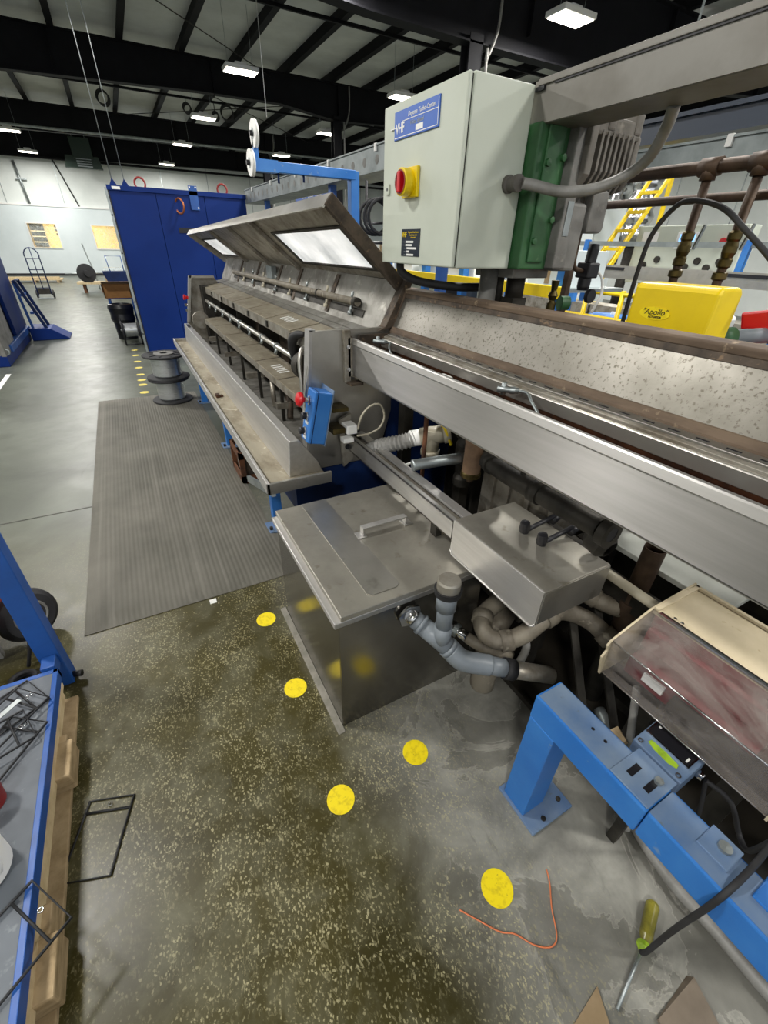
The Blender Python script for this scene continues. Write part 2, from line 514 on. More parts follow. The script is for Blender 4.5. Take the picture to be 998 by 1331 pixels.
def solo(name, mb, m, label, cat, group=None, bevel=0.0):
    o = mesh_obj(name, mb, m)
    o['label'] = label; o['category'] = cat
    if group: o['group'] = group
    if bevel:
        b = o.modifiers.new('bevel', 'BEVEL'); b.width = bevel; b.segments = 2; b.limit_method = 'ANGLE'; b.angle_limit = .7
    return o

def struct(name, mb, m):
    o = mesh_obj(name, mb, m); o['kind'] = 'structure'
    return o

def text_mb(txt, size, mtx, depth=.001, shear=0.0, bold=0.0, sx=1.0):
    cu = bpy.data.curves.new('lettering', 'FONT')
    cu.body = txt; cu.size = size; cu.extrude = depth; cu.shear = shear; cu.offset = bold
    cu.align_x = 'CENTER'; cu.align_y = 'CENTER'; cu.resolution_u = 3
    o = bpy.data.objects.new('lettering', cu)
    COL.objects.link(o)
    dg = bpy.context.evaluated_depsgraph_get()
    me = bpy.data.meshes.new_from_object(o.evaluated_get(dg))
    mb = MB()
    mb.add([(v.co.x * sx, v.co.y, v.co.z) for v in me.vertices], [tuple(p.vertices) for p in me.polygons])
    bpy.data.objects.remove(o); bpy.data.meshes.remove(me); bpy.data.curves.remove(cu)
    return mb.xf(mtx)

def frame3(o, x, y):       # matrix with local x, y axes and origin
    x = Vector(x).normalized(); y = Vector(y).normalized(); z = x.cross(y)
    m = Matrix((x, y, z)).transposed().to_4x4(); m.translation = o
    return m

# ================================================================== THE SETTING
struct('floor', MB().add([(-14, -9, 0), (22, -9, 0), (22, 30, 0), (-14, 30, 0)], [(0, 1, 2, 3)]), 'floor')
def back_wall():
    m = MB()
    zs = (1.22, 2.21)
    wins = [(-3.3, -2.15), (-.62, .55)]
    Y0, Y1 = 30.0, 30.12
    m.box((-14, Y0, 0), (22, Y1, zs[0])); m.box((-14, Y0, zs[1]), (22, Y1, 2.95))
    xs = [-14] + [v for w in wins for v in w] + [22]
    for i in range(0, len(xs), 2):
        m.box((xs[i], Y0, zs[0]), (xs[i + 1], Y1, zs[1]))
    w = struct('wall_back', m, 'wall')
    u = part('upper_liner', MB().box((-14, 30.12, 2.9), (22, 30.3, 6.0)), 'wall_up', w)
    for i in range(15):
        x = -13 + i * 2.3
        part('liner_seam', MB().box((x, 30.11, 2.95), (x + .03, 30.125, 5.9)), 'galv', u)
    part('ledge_trim', MB().box((-14, 29.97, 2.92), (22, 30.12, 2.98)), 'white', w)
    for k, (a, b) in enumerate(wins):
        f = MB()
        f.box((a, 29.97, zs[0] - .04), (b, 30.13, zs[0])).box((a, 29.97, zs[1]), (b, 30.13, zs[1] + .04))
        f.box((a - .04, 29.97, zs[0] - .04), (a, 30.13, zs[1] + .04)).box((b, 29.97, zs[0] - .04), (b + .04, 30.13, zs[1] + .04))
        win = struct('window_%d' % (k + 1), f, 'white')
        part('pane', MB().box((a, 30.05, zs[0]), (b, 30.06, zs[1])), 'glass', win)
    # lit office behind the two windows
    of = MB()
    of.box((-4.6, 33.2, 0), (1.6, 33.3, 2.8)).box((-4.7, 30.12, 0), (-4.6, 33.3, 2.8)).box((1.6, 30.12, 0), (1.7, 33.3, 2.8))
    of.box((-4.7, 30.12, -.05), (1.7, 33.3, 0)).box((-4.7, 30.12, 2.8), (1.7, 33.3, 2.88))
    struct('wall_office', of, 'cream')
    L = bpy.data.lights.new('office_lamp_light', 'AREA'); L.shape = 'RECTANGLE'; L.size = 3; L.size_y = 1; L.energy = 110; L.color = (1, .87, .62)
    t = thing('office_ceiling_lamp', 'flat ceiling lamp lighting the cream office behind the far windows', 'ceiling lamp', (-1.6, 31.6, 2.74))
    part('housing', MB().box((-3.1, 31.1, 2.75), (-.1, 32.1, 2.8)), 'white', t)
    lo = bpy.data.objects.new('lamp_glow', L); COL.objects.link(lo); lo.parent = t
    sh = thing('office_shelf', 'dark wall shelf rack inside the lit office', 'shelf', (-3.2, 33, 0))
    part('back_panel', MB().box((-3.55, 33.0, 1.2), (-2.95, 33.2, 2.25)), 'dark_steel', sh)
    for z in (1.4, 1.65, 1.9): part('shelf_board', MB().box((-3.55, 32.9, z), (-2.95, 33.0, z + .05)), 'white', sh)
    st = thing('office_notice', 'small stack of framed notices on the office wall', 'notice', (-2.3, 33, 1.8))
    for z in (1.75, 1.95, 2.1): part('notice_sheet', MB().box((-2.45, 33.17, z), (-2.05, 33.2, z + .1)), 'dark_steel', st)
    base = struct('baseboard_back', MB().box((-14, 29.97, 0), (22, 30.0, .1)), 'black')
back_wall()

def right_wall():
    m = MB()
    wins = [(13.2, 14.6), (11.4, 12.4), (8.9, 9.8)]
    z0, z1 = 1.35, 2.25
    m.box((18, -9, 0), (18.12, 30, z0)); m.box((18, -9, z1), (18.12, 30, 6))
    ys = [-9] + sorted(v for w in wins for v in w) + [30]
    for i in range(0, len(ys), 2): m.box((18, ys[i], z0), (18.12, ys[i + 1], z1))
    w = struct('wall_right', m, 'wall_up')
    for i in range(14):
        y = 1 + i * 2.1
        part('liner_seam', MB().box((17.985, y, 2.4), (18, y + .03, 5.9)), 'galv', w)
    of = MB().box((20, 7.5, 0), (20.1, 16, 2.8)).box((18.12, 7.4, 0), (20, 7.5, 2.8)).box((18.12, 16, 0), (20, 16.1, 2.8)).box((18.12, 7.4, 2.8), (20.1, 16.1, 2.9))
    struct('wall_office_right', of, 'cream')
    for k, (a, b) in enumerate(wins):
        f = MB()
        f.box((17.97, a, z0 - .05), (18.1, b, z0)).box((17.97, a, z1), (18.1, b, z1 + .05)).box((17.97, a - .05, z0 - .05), (18.1, a, z1 + .05)).box((17.97, b, z0 - .05), (18.1, b + .05, z1 + .05))
        win = struct('window_%d' % (k + 3), f, 'blue_dark')
        part('pane', MB().box((18.05, a, z0), (18.06, b, z1)), 'glass', win)
    L = bpy.data.lights.new('side_office_light', 'AREA'); L.size = 1.2; L.shape = 'RECTANGLE'; L.size_y = 6; L.energy = 130; L.color = (1, .87, .6)
    t = thing('side_office_lamp', 'long ceiling lamp in the lit office of the side wall', 'ceiling lamp', (19, 11.7, 2.74))
    part('housing', MB().box((18.4, 8.7, 2.75), (19.6, 14.7, 2.8)), 'white', t)
    lo = bpy.data.objects.new('lamp_glow', L); COL.objects.link(lo); lo.parent = t
right_wall()
struct('wall_left', MB().box((-14.1, -9, 0), (-14, 30, 6)), 'wall_up')

def roof():
    Z = 5.95
    ce = struct('ceiling', MB().box((-14, -9, Z), (22, 30.3, Z + .1)), 'insul')
    for i in range(-9, 15):                       # purlins run the length of the hall
        x = -.03 + i * 1.365
        m = MB().box((x - .012, -9, Z - .22), (x + .012, 30.1, Z)).box((x - .07, -9, Z - .24), (x + .07, 30.1, Z - .22))
        part('purlin', m, 'black_steel', ce)
    def beam(y, prof):                            # prof: (x, z bottom)
        m = MB()
        for (xa, za), (xb, zb) in zip(prof[:-1], prof[1:]):
            m.hexa([(xa, y - .012, za), (xb, y - .012, zb), (xb, y + .012, zb), (xa, y + .012, za),
                    (xa, y - .012, 5.72), (xb, y - .012, 5.72), (xb, y + .012, 5.72), (xa, y + .012, 5.72)])
        b = part('roof_beam', m, 'black_steel', ce)
        fl = MB()
        for (xa, za), (xb, zb) in zip(prof[:-1], prof[1:]):
            fl.beam((xa, y, za), (xb, y, zb), .24, .025)
        fl.beam((prof[0][0], y, 5.72), (prof[-1][0], y, 5.72), .24, .025)
        part('flange', fl, 'black_steel', b)
        for i in range(9):
            x = -11 + i * 3.6
            part('stiffener', MB().box((x, y - .11, 5.0 if y != 8 else 4.75), (x + .015, y + .11, 5.71)), 'black_steel', b)
    beam(8.0, [(-14, 4.3), (-8, 4.75), (0, 4.75), (4.0, 4.52), (5.9, 4.5), (9, 4.52), (14, 4.9), (22, 4.6)])
    beam(16.0, [(-14, 4.2), (-8, 4.7), (-1.3, 4.88), (3, 5.05), (5.2, 5.08), (6.95, 4.9), (9, 5.0), (14, 5.1), (22, 4.7)])
    beam(24.0, [(-14, 4.3), (-2.4, 4.93), (6, 5.08), (14, 5.1), (22, 4.7)])
    beam(29.6, [(-14, 4.8), (0, 4.8), (6, 4.95), (14, 5.0), (22, 4.7)])
    beam(0.0, [(-14, 4.6), (4, 4.9), (9, 4.9), (22, 4.6)])
    for y in (4.0, 12.0, 20.0, 27.0):             # bridging angles between the beams
        part('bridging_bar', MB().box((-14, y - .03, 5.66), (22, y + .03, 5.72)), 'black_steel', ce)
    for (x0, y0, x1, y1) in ((-3, 16, 5, 8), (5, 16, -3, 8), (1, 24, 9, 16), (9, 24, 1, 16)):
        part('brace_rod', MB().cyl((x0, y0, 5.62), (x1, y1, 5.62), .012, 6), 'dark_steel', ce)
    for x, y, ztop in ((5.9, 8.0, 4.6), (6.95, 16.0, 5.0), (6.95, 24.0, 5.1), (6.4, 0.0, 4.9)):
        c = part('column', MB().box((x - .13, y - .12, 0), (x + .13, y - .1, ztop)).box((x - .13, y + .1, 0), (x + .13, y + .12, ztop)).box((x - .012, y - .1, 0), (x + .012, y + .1, ztop)), 'black_steel', ce)
        part('conduit', MB().tube(smooth_path([(x + .2, y - .16, 0), (x + .2, y - .16, ztop - .5), (x + .2, y - .16, ztop - .3), (x + .32, y - .16, ztop - .05), (x + .38, y - .16, ztop + .2), (x + .38, y - .16, 5.7)]), .022, 8), 'conduit', c)
roof()

# high bay lamps, a regular grid below the beams
def high_bays():
    k = 0
    spots = [(3.25, y) for y in (-2.0, 2.9, 7.7, 12.4, 17.1, 21.9, 27.7)] + [(-2.13, y) for y in (-2.0, 3, 8.0, 13.0, 18.0, 23.0, 27.9)] + \
            [(7.0, y) for y in (-2.0, 2.3, 7.04, 12.05, 16.8, 21.8)] + [(12.2, y) for y in (3.0, 8.5, 14.0, 20.0)] + [(-7.5, y) for y in (-2.0, 3.0, 8.0, 13.0, 18.0, 23.0)]  # far left row is out of view, added to brighten the steel
    for x, y in spots:
        t = thing('high_bay_light', 'bright white square LED high bay lamp hanging under the roof beams', 'ceiling light', (x, y, 4.7), 'high bay lamps in a grid')
        if k == 0:
            b = part('housing', MB().box((x - .34, y - .2, 4.72), (x + .34, y + .2, 4.79)).box((x - .12, y - .1, 4.79), (x + .12, y + .1, 4.85)), 'white', t, .006)
            l = part('diffuser', MB().box((x - .31, y - .17, 4.708), (x + .31, y + .17, 4.72)), 'lamp', t)
            w = part('hanging_wire', MB().cyl((x - .25, y, 4.78), (x - .25, y, 5.72), .004, 5), 'galv', t)
            w2 = part('hanging_wire', MB().cyl((x + .25, y, 4.78), (x + .25, y, 5.72), .004, 5), 'galv', t)
            proto = (t, [b, l, w, w2])
        else:
            for c in proto[1]:
                q = c.copy(); COL.objects.link(q); q.parent = t
        L = bpy.data.lights.new('led_panel_light', 'AREA'); L.shape = 'RECTANGLE'; L.size = .62; L.size_y = .34; L.energy = LAMP_W; L.color = (1, .98, .94)
        lo = bpy.data.objects.new('lamp_glow', L); COL.objects.link(lo); lo.parent = t; lo.location = (0, 0, 0)
        k += 1
high_bays()

# ================================================================== WASH MACHINE WITH OPEN HOOD
def wash_machine():
    t = thing('wash_machine', 'long stained stainless steel wash machine with raised hood and stepped trays', 'machine', (1.0, 4.0, 0))
    # near end plate with a folded front edge
    near = part('end_plate', MB().prism([(.754, 1.345), (1.2, 1.345), (1.2, .9), (1.12, .62), (.672, .62), (.69, 1.05)], 'y', 2.08, 2.10), 'steel_plate', t, .002)
    part('folded_edge', MB().hexa([(.735, 2.075, 1.345), (.765, 2.075, 1.345), (.765, 2.14, 1.345), (.735, 2.14, 1.345),
                                   (.735, 2.075, 1.352), (.765, 2.075, 1.352), (.765, 2.14, 1.352), (.735, 2.14, 1.352)])
         .hexa([(.665, 2.075, .62), (.68, 2.075, .62), (.68, 2.14, .62), (.665, 2.14, .62), (.735, 2.075, 1.35), (.752, 2.075, 1.35), (.752, 2.14, 1.35), (.735, 2.14, 1.35)]), 'steel', near)
    part('stiffener_bar', MB().box((.905, 2.05, 1.09), (.94, 2.08, 1.345)), 'steel_dirty', near, .003)
    for z in (1.16, 1.27): part('bolt', MB().lathe([(0, 0), (.01, 0), (.01, .012), (0, .014)], (.922, 2.05, z), (0, -1, 0), 10), 'chrome', near)
    part('bottom_lug', MB().box((.915, 2.0, 1.085), (.985, 2.06, 1.098)), 'rust', near)
    part('slotted_bracket', MB().prism([(.86, .90), (.93, .93), (.94, .66), (.88, .62)], 'y', 2.04, 2.06), 'steel_dirty', near)
    for z in (.74, .82): part('bracket_hole', MB().lathe([(0, 0), (.016, 0), (.016, .004), (0, .004)], (.905, 2.04, z), (0, -1, 0), 14), 'black', near)
    part('brass_lug', MB().box((.80, 1.98, .965), (.89, 2.08, .985)), 'brass', near, .003)
    part('brass_lug', MB().box((.79, 1.96, .855), (.86, 2.06, .885)), 'brass', near, .003)
    # the higher inner wall that carries the hood hinge
    part('hood_cheek', MB().prism([(1.10, 1.33), (1.20, 1.345), (1.29, 1.545), (1.255, 1.56), (1.14, 1.35)], 'y', 2.06, 2.12), 'rust', t, .003)
    part('cheek_wall', MB().prism([(.93, 1.20), (1.25, 1.20), (1.25, 1.345), (1.17, 1.355), (1.10, 1.335), (.93, 1.34)], 'y', 2.10, 2.12), 'steel_dirty', t)
    # far end plate
    far = part('end_plate', MB().prism([(.705, 1.357), (.976, 1.357), (1.03, 1.27), (1.2, 1.27), (1.2, .40), (.52, .40), (.60, .88)], 'y', 6.0, 6.02), 'steel_dirty', t)
    part('folded_edge', MB().hexa([(.60, 5.93, .88), (.625, 5.93, .88), (.625, 6.0, .88), (.60, 6.0, .88), (.705, 5.93, 1.357), (.73, 5.93, 1.357), (.73, 6.0, 1.357), (.705, 6.0, 1.357)])
         .hexa([(.705, 5.93, 1.335), (.976, 5.93, 1.335), (.976, 6.0, 1.335), (.705, 6.0, 1.335), (.705, 5.93, 1.357), (.976, 5.93, 1.357), (.976, 6.0, 1.357), (.705, 6.0, 1.357)]), 'steel_plate', far)
    for i, z in enumerate((1.13, 1.05, .99)):
        part('push_button', MB().lathe([(0, 0), (.018, 0), (.018, .03), (.028 if i == 0 else .016, .035), (.028 if i == 0 else .016, .055), (0, .06)], (.66, 5.97, z), (-1, 0, .15), 12), 'red' if i == 0 else 'chrome', far)
    # drip tray along the front
    dt = part('drip_tray', MB().box((.41, 1.88, .655), (.72, 5.94, .667)), 'tray_residue', t)
    part('front_lip', MB().box((.395, 1.865, .64), (.41, 5.955, .703)), 'steel', dt, .002)
    part('end_lip', MB().box((.395, 1.865, .64), (.735, 1.88, .70)), 'steel_plate', dt, .002)
    part('end_lip', MB().box((.395, 5.94, .64), (.735, 5.955, .70)), 'steel_dirty', dt, .002)
    part('splash_ridge', MB().prism([(.535, .667), (.55, .864), (.60, .864), (.70, .72), (.72, .667)], 'y', 1.955, 5.93), 'steel', dt, .004)
    part('ridge_slot', MB().box((.556, 5.62, .864), (.592, 5.82, .867)), 'black', dt)
    # tank below the trays
    pan = part('tank_floor', MB().box((.70, 2.1, .66), (1.15, 6.0, .675)), 'white_residue', t)
    part('tank_back', MB().box((1.14, 2.1, .67), (1.16, 6.0, 1.29)), 'rust', t)
    for i in range(4):
        y = 2.75 + i * .85
        part('cross_bar', MB().box((.72, y, .76), (1.14, y + .04, .80)), 'steel_dirty', pan)
        part('tank_divider', MB().prism([(.92, .675), (1.14, .675), (1.14, 1.2), (.98, 1.2)], 'y', y + .42, y + .435), 'dark_steel', pan)
    part('return_pipe', MB().tube(smooth_path([(.78, 3.05, .69), (.78, 3.05, .80), (.80, 3.12, .85), (.86, 3.3, .85), (.9, 3.45, .82), (.9, 3.5, .70)]), .018, 8), 'steel_dirty', pan)
    part('drain_hose', MB().tube(smooth_path([(.80, 2.75, .69), (.82, 2.78, .82), (.85, 2.9, .88), (.87, 3.0, .80), (.88, 3.02, .69)]), .022, 8), 'rust', pan)
    # stepped trays, each plate on its own
    up = part('upper_tray_rail', MB().box((.835, 2.14, 1.19), (.845, 5.95, 1.245)), 'steel_dirty', t)
    part('upper_tray_rail', MB().box((1.02, 2.14, 1.25), (1.04, 5.95, 1.275)), 'steel_dirty', t)
    n = 7; L = (5.93 - 2.16) / n
    def slab_piece(x0, z0, x1, z1, ya, yb, th=.008):
        return MB().hexa([(x0, ya, z0 - th), (x1, ya, z1 - th), (x1, yb, z1 - th), (x0, yb, z0 - th), (x0, ya, z0), (x1, ya, z1), (x1, yb, z1), (x0, yb, z0)])
    for i in range(n):
        ya, yb = 2.16 + i * L + .012, 2.16 + (i + 1) * L - .012
        part('upper_tray', slab_piece(.835, 1.252, 1.03, 1.285, ya, yb), 'grate', t, .002)
        part('tray_gasket', slab_piece(.85, 1.250, 1.03, 1.28, yb, yb + .022), 'rust', t)
        part('tray_clip', MB().box((.825, yb - .03, 1.20), (.837, yb, 1.24)), 'dark_steel', up)
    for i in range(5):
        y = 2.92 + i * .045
        part('painted_slot_light', slab_piece(.90, 1.2645 + .0015, .965, 1.2755 + .0015, y, y + .016, .002), 'white', t)  # white strips painted in for light seen through the tray slots
    lr = part('lower_tray_rail', MB().box((.745, 2.2, .90), (.755, 5.6, .945)), 'steel_dirty', t)
    part('lower_tray_rail', MB().box((.925, 2.2, .93), (.94, 5.6, .95)), 'steel_dirty', t)
    L2 = (5.6 - 2.2) / 6
    for i in range(6):
        ya, yb = 2.2 + i * L2 + .012, 2.2 + (i + 1) * L2 - .012
        part('lower_tray', slab_piece(.745, .952, .935, .965, ya, yb), 'grate', t, .002)
        part('tray_gasket', slab_piece(.755, .95, .935, .962, yb, yb + .022), 'rust', t)
        part('tray_leg', MB().box((.75, yb, .67), (.77, yb + .02, .90)), 'dark_steel', lr)
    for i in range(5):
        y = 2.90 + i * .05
        part('painted_slot_light', slab_piece(.80, .9563 + .0015, .87, .961 + .0015, y, y + .018, .002), 'white', t)  # white again stands for light coming through the lower slots
    # round end covers of the tray drives
    part('drive_cover', MB().lathe([(.0, 0), (.07, 0), (.075, .02), (.075, .07), (0, .07)], (.80, 2.32, 1.12), (0, 1, 0), 22), 'dark_steel', t)
    part('drive_cover', MB().lathe([(.0, 0), (.09, 0), (.09, .05), (0, .05)], (.72, 5.72, .92), (0, 1, 0), 20), 'steel_dirty', t)
    part('drive_column', MB().box((.80, 5.78, .67), (.90, 5.96, 1.26)), 'dark_steel', t)
    part('looped_seal', MB().tube(smooth_path([(.725, 2.2, .80), (.725, 2.22, 1.05), (.73, 2.24, 1.18), (.76, 2.26, 1.235), (.79, 2.26, 1.19), (.785, 2.26, 1.02), (.77, 2.26, .96)]), .012, 8), 'steel_plate', t)
    part('rag', MB().tube(smooth_path([(.83, 2.42, 1.275), (.81, 2.5, 1.26), (.80, 2.56, 1.22), (.81, 2.6, 1.15), (.815, 2.6, 1.10)]), [.012 + .016 * math.sin(PI * i / 24) for i in range(25)], 8), 'rubber', t)
    # middle spray pipe with nozzles
    mp = part('spray_pipe', MB().cyl((.82, 2.45, 1.112), (.82, 5.75, 1.115), .017, 12), 'steel_plate', t)
    for i in range(9):
        y = 2.6 + i * .36
        part('nozzle', MB().cyl((.82, y, 1.112), (.80, y, 1.07), .011, 8).cyl((.82, y, 1.112), (.82, y + .02, 1.112), .024, 10), 'galv', mp)
    # deck behind the upper trays, with a groove
    part('rear_deck', slab_piece(1.04, 1.288, 1.085, 1.297, 2.12, 6.25), 'white_residue', t)
    part('deck_groove', slab_piece(1.085, 1.289, 1.093, 1.291, 2.12, 6.25), 'black', t)
    part('rear_deck', slab_piece(1.093, 1.298, 1.145, 1.318, 2.12, 6.25), 'white_residue', t)
    # leaning back wall
    bw = part('back_wall', slab_piece(1.14, 1.315, 1.25, 1.55, 2.12, 6.35, .006), 'white_residue', t)
    def onbw(z, off=0.0):
        return 1.14 + (z - 1.315) * .11 / .235 - off
    for y in (2.85, 3.55, 4.05, 4.75, 5.45):
        part('wall_strap', MB().hexa([(onbw(1.33, .008), y, 1.33), (onbw(1.33), y, 1.33), (onbw(1.33), y + .05, 1.33), (onbw(1.33, .008), y + .05, 1.33),
                                      (onbw(1.54, .008), y, 1.54), (onbw(1.54), y, 1.54), (onbw(1.54), y + .05, 1.54), (onbw(1.54, .008), y + .05, 1.54)]), 'rust', bw)
    part('dark_strip', MB().hexa([(onbw(1.355, .006), 2.36, 1.355), (onbw(1.355), 2.36, 1.355), (onbw(1.355), 5.7, 1.355), (onbw(1.355, .006), 5.7, 1.355),
                                  (onbw(1.39, .006), 2.36, 1.39), (onbw(1.39), 2.36, 1.39), (onbw(1.39), 5.7, 1.39), (onbw(1.39, .006), 5.7, 1.39)]), 'dark_steel', bw)
    part('junction_box', MB().box((onbw(1.48, .05), 4.18, 1.43), (onbw(1.48, .0), 4.33, 1.53)), 'galv', bw, .004)
    sp = part('spray_bar', MB().cyl((1.155, 2.42, 1.425), (1.155, 5.65, 1.41), .021, 14), 'pvc_dirty', t)
    part('coupling', MB().cyl((1.155, 2.42, 1.425), (1.155, 2.46, 1.425), .026, 12), 'dark_steel', sp)
    part('coupling', MB().cyl((1.155, 3.02, 1.422), (1.155, 3.04, 1.422), .026, 12), 'dark_steel', sp)
    for i in range(8):
        y = 2.5 + i * .38
        part('nozzle', MB().cyl((1.155, y, 1.40), (1.145, y, 1.365), .009, 8).cyl((1.145, y, 1.372), (1.14, y, 1.352), .015, 8), 'pvc_beige' if i % 2 else 'galv', sp)
        part('upper_stud', MB().cyl((1.155, y, 1.44), (1.165, y, 1.475), .008, 8), 'pvc_beige' if i % 2 else 'galv', sp)
    # ---- the open hood, hinged on the back wall
    def hp(s, y, n=0.0):
        k = (y - 2.1) / 4.4
        a = Vector((1.26, y, 1.553 - .028 * k)); b = Vector((.882 - .012 * k, y, 1.887 - .085 * k))
        d = b - a
        nn = Vector((-d.z, 0, d.x)).normalized()      # points under the hood, to the front
        nn = nn if nn.z < 0 else -nn
        return a + d * s + nn * n
    def hslab(s0, s1, y0, y1, n0=0.0, n1=.004):
        return MB().hexa([hp(s0, y0, n1), hp(s1, y0, n1), hp(s1, y1, n1), hp(s0, y1, n1), hp(s0, y0, n0), hp(s1, y0, n0), hp(s1, y1, n0), hp(s0, y1, n0)])
    ho = part('hood', hslab(.68, 1, 2.12, 6.5), 'steel_dirty', t)
    for a in ((0, .15, 2.12, 6.5), (.15, .68, 2.12, 2.28), (.15, .68, 3.42, 5.5), (.15, .68, 6.38, 6.5)):
        part('hood_sheet', hslab(*a), 'steel_dirty', ho)
    for y0, y1 in ((2.28, 3.42), (5.5, 6.38)):
        part('window_pane', hslab(.15, .68, y0, y1, -.003, .003), 'frost', ho, label='frosted white plastic hood window')
        g = MB()
        for a in ((.13, .16, y0 - .03, y1 + .03), (.67, .70, y0 - .03, y1 + .03), (.13, .70, y0 - .03, y0 + .012), (.13, .70, y1 - .012, y1 + .03)):
            m2 = hslab(*a, .004, .012); g.add(m2.v, m2.f)
        part('window_gasket', g, 'dark_steel', ho)
    for y in (3.62, 4.42, 5.3):
        part('hood_rib', hslab(0, .99, y, y + .05, .004, .03), 'steel_dirty', ho, .002)
    for y0 in (2.095, 6.5):
        part('hood_side', hslab(-.03, 1.0, y0, y0 + .03, -.005, .055), 'rust' if y0 < 3 else 'steel_dirty', ho, .003)
    part('hood_front_lip', MB().hexa([hp(.985, 2.1, .066), hp(1.0, 2.1, .066), hp(1.0, 6.53, .055), hp(.985, 6.53, .055),
                                      hp(.985, 2.1, -.004), hp(1.0, 2.1, -.004), hp(1.0, 6.53, -.004), hp(.985, 6.53, -.004)]), 'steel_plate', ho)
    part('hinge_rod', MB().cyl((1.262, 2.1, 1.55), (1.262, 6.45, 1.523), .012, 8), 'dark_steel', t)
    # base
    b = part('base_tub', MB().box((.70, 2.16, .14), (1.12, 5.9, .62)), 'blue_dark', t, .004)
    part('base_apron', MB().box((.60, 2.085, .30), (1.17, 2.125, .615)), 'blue_dark', t)
    part('rear_tank', MB().box((1.18, 2.11, .14), (1.69, 5.9, 1.12)), 'blue_dark', t, .004)
    for y in (2.5, 4.1, 5.6):
        l = part('leg', MB().box((.545, y, .01), (.61, y + .065, .655)), 'blue', t, .003)
        part('foot_plate', MB().box((.50, y - .04, 0), (.66, y + .10, .012)), 'blue_dusty', l)
        part('foot_bolt', MB().lathe([(0, 0), (.012, 0), (.012, .02), (0, .022)], (.52, y, .012), (0, 0, 1), 8), 'dark_steel', l)
    part('tray_brace', MB().beam((.43, 1.9, .63), (.44, 2.6, .38), .02, .04), 'galv', t)
wash_machine()

# hand control station at the near end plate
def button_station():
    c = Vector((.715, 1.975, .965))
    R = Matrix.Translation(c) @ Matrix.Rotation(math.radians(13), 4, 'Y')
    t = thing('push_button_station', 'small bright blue push button box with red mushroom stop button', 'control box', tuple(c))
    part('enclosure', MB().box((-.052, -.055, -.13), (.04, .05, .13)).xf(R), 'blue', t, .006)
    part('lid_seam', MB().box((-.038, -.0565, -.13), (-.034, .051, .131)).xf(R), 'blue_dark', t)
    part('mounting_plate', MB().box((.04, -.05, -.14), (.048, .105, .145)).xf(R), 'blue_dusty', t, .002)
    ax = (R.to_3x3() @ Vector((-1, 0, 0)))
    for i, z in enumerate((.075, -.005, -.08)):
        o = R @ Vector((-.052, 0, z))
        b = part('push_button', MB().lathe([(0, 0), (.022, 0), (.022, .008), (.015, .012), (.015, .03), (0, .032)], o, ax, 18), 'chrome', t)
        if i == 0:
            part('mushroom_cap', MB().lathe([(.012, .028), (.012, .04), (.033, .045), (.036, .055), (.03, .066), (.015, .073), (0, .075)], o, ax, 22), 'red', b)
        else:
            part('button_cap', MB().lathe([(.017, .01), (.017, .03), (.012, .034), (0, .034)], o, ax, 18), 'black', b)
            part('legend', MB().box((-.0535, -.02, z - .038), (-.052, .02, z - .024)).xf(R), 'white', b)
button_station()

def small_fittings():
    # white block, loop of thin tube by the end plate
    solo('tube_loop', MB().tube(smooth_path([(.93, 1.96, .865), (.95, 1.95, .94), (1.0, 1.95, .985), (1.06, 1.95, .985), (1.085, 1.95, .92), (1.06, 1.95, .86), (1.0, 1.96, .83), (.93, 1.97, .825)]), .006, 7), 'pvc_beige', 'thin pale tube curled in a loop beside the steel end plate', 'tube')
    t = thing('white_valve_block', 'white plastic valve block with pale clip on the end plate', 'valve', (.9, 1.98, .87))
    part('block', MB().box((.865, 1.95, .845), (.925, 2.03, .895)), 'white', t, .006)
    part('clip', MB().box((.84, 1.94, .805), (.90, 1.99, .83)), 'white', t, .004)
    part('stud', MB().cyl((.925, 1.965, .86), (.94, 1.965, .86), .012, 10), 'black', t)
    g = thing('brass_lump', 'small brown nut block lying on the drip tray', 'nut', (.45, 3.5, .667))
    part('block', MB().box((.445, 3.48, .667), (.475, 3.54, .69)), 'rust_red', g, .004)
    part('tab', MB().box((.475, 3.49, .667), (.50, 3.52, .682)), 'rust_red', g, .003)
    # rusty crate below the drip tray
    c = thing('rusty_steel_crate', 'rusty open steel crate with white tag under the drip tray', 'crate', (.6, 3.4, 0))
    part('bottom', MB().box((.50, 3.26, 0), (.72, 3.62, .02)), 'rust_red', c)
    for a in (((.50, 3.26, .02), (.515, 3.62, .07)), ((.50, 3.26, .22), (.515, 3.62, .27)), ((.50, 3.26, 0), (.54, 3.29, .27)), ((.50, 3.59, 0), (.54, 3.62, .27)), ((.50, 3.26, .02), (.72, 3.275, .07)), ((.50, 3.26, .22), (.72, 3.275, .27)), ((.68, 3.26, 0), (.72, 3.29, .27))):
        part('crate_bar', MB().box(*a), 'rust_red', c)
    part('inner_box', MB().box((.535, 3.31, .02), (.70, 3.58, .2)), 'rust', c)
    part('white_tag', MB().box((.528, 3.33, .06), (.535, 3.48, .18)), 'white', c)
small_fittings()

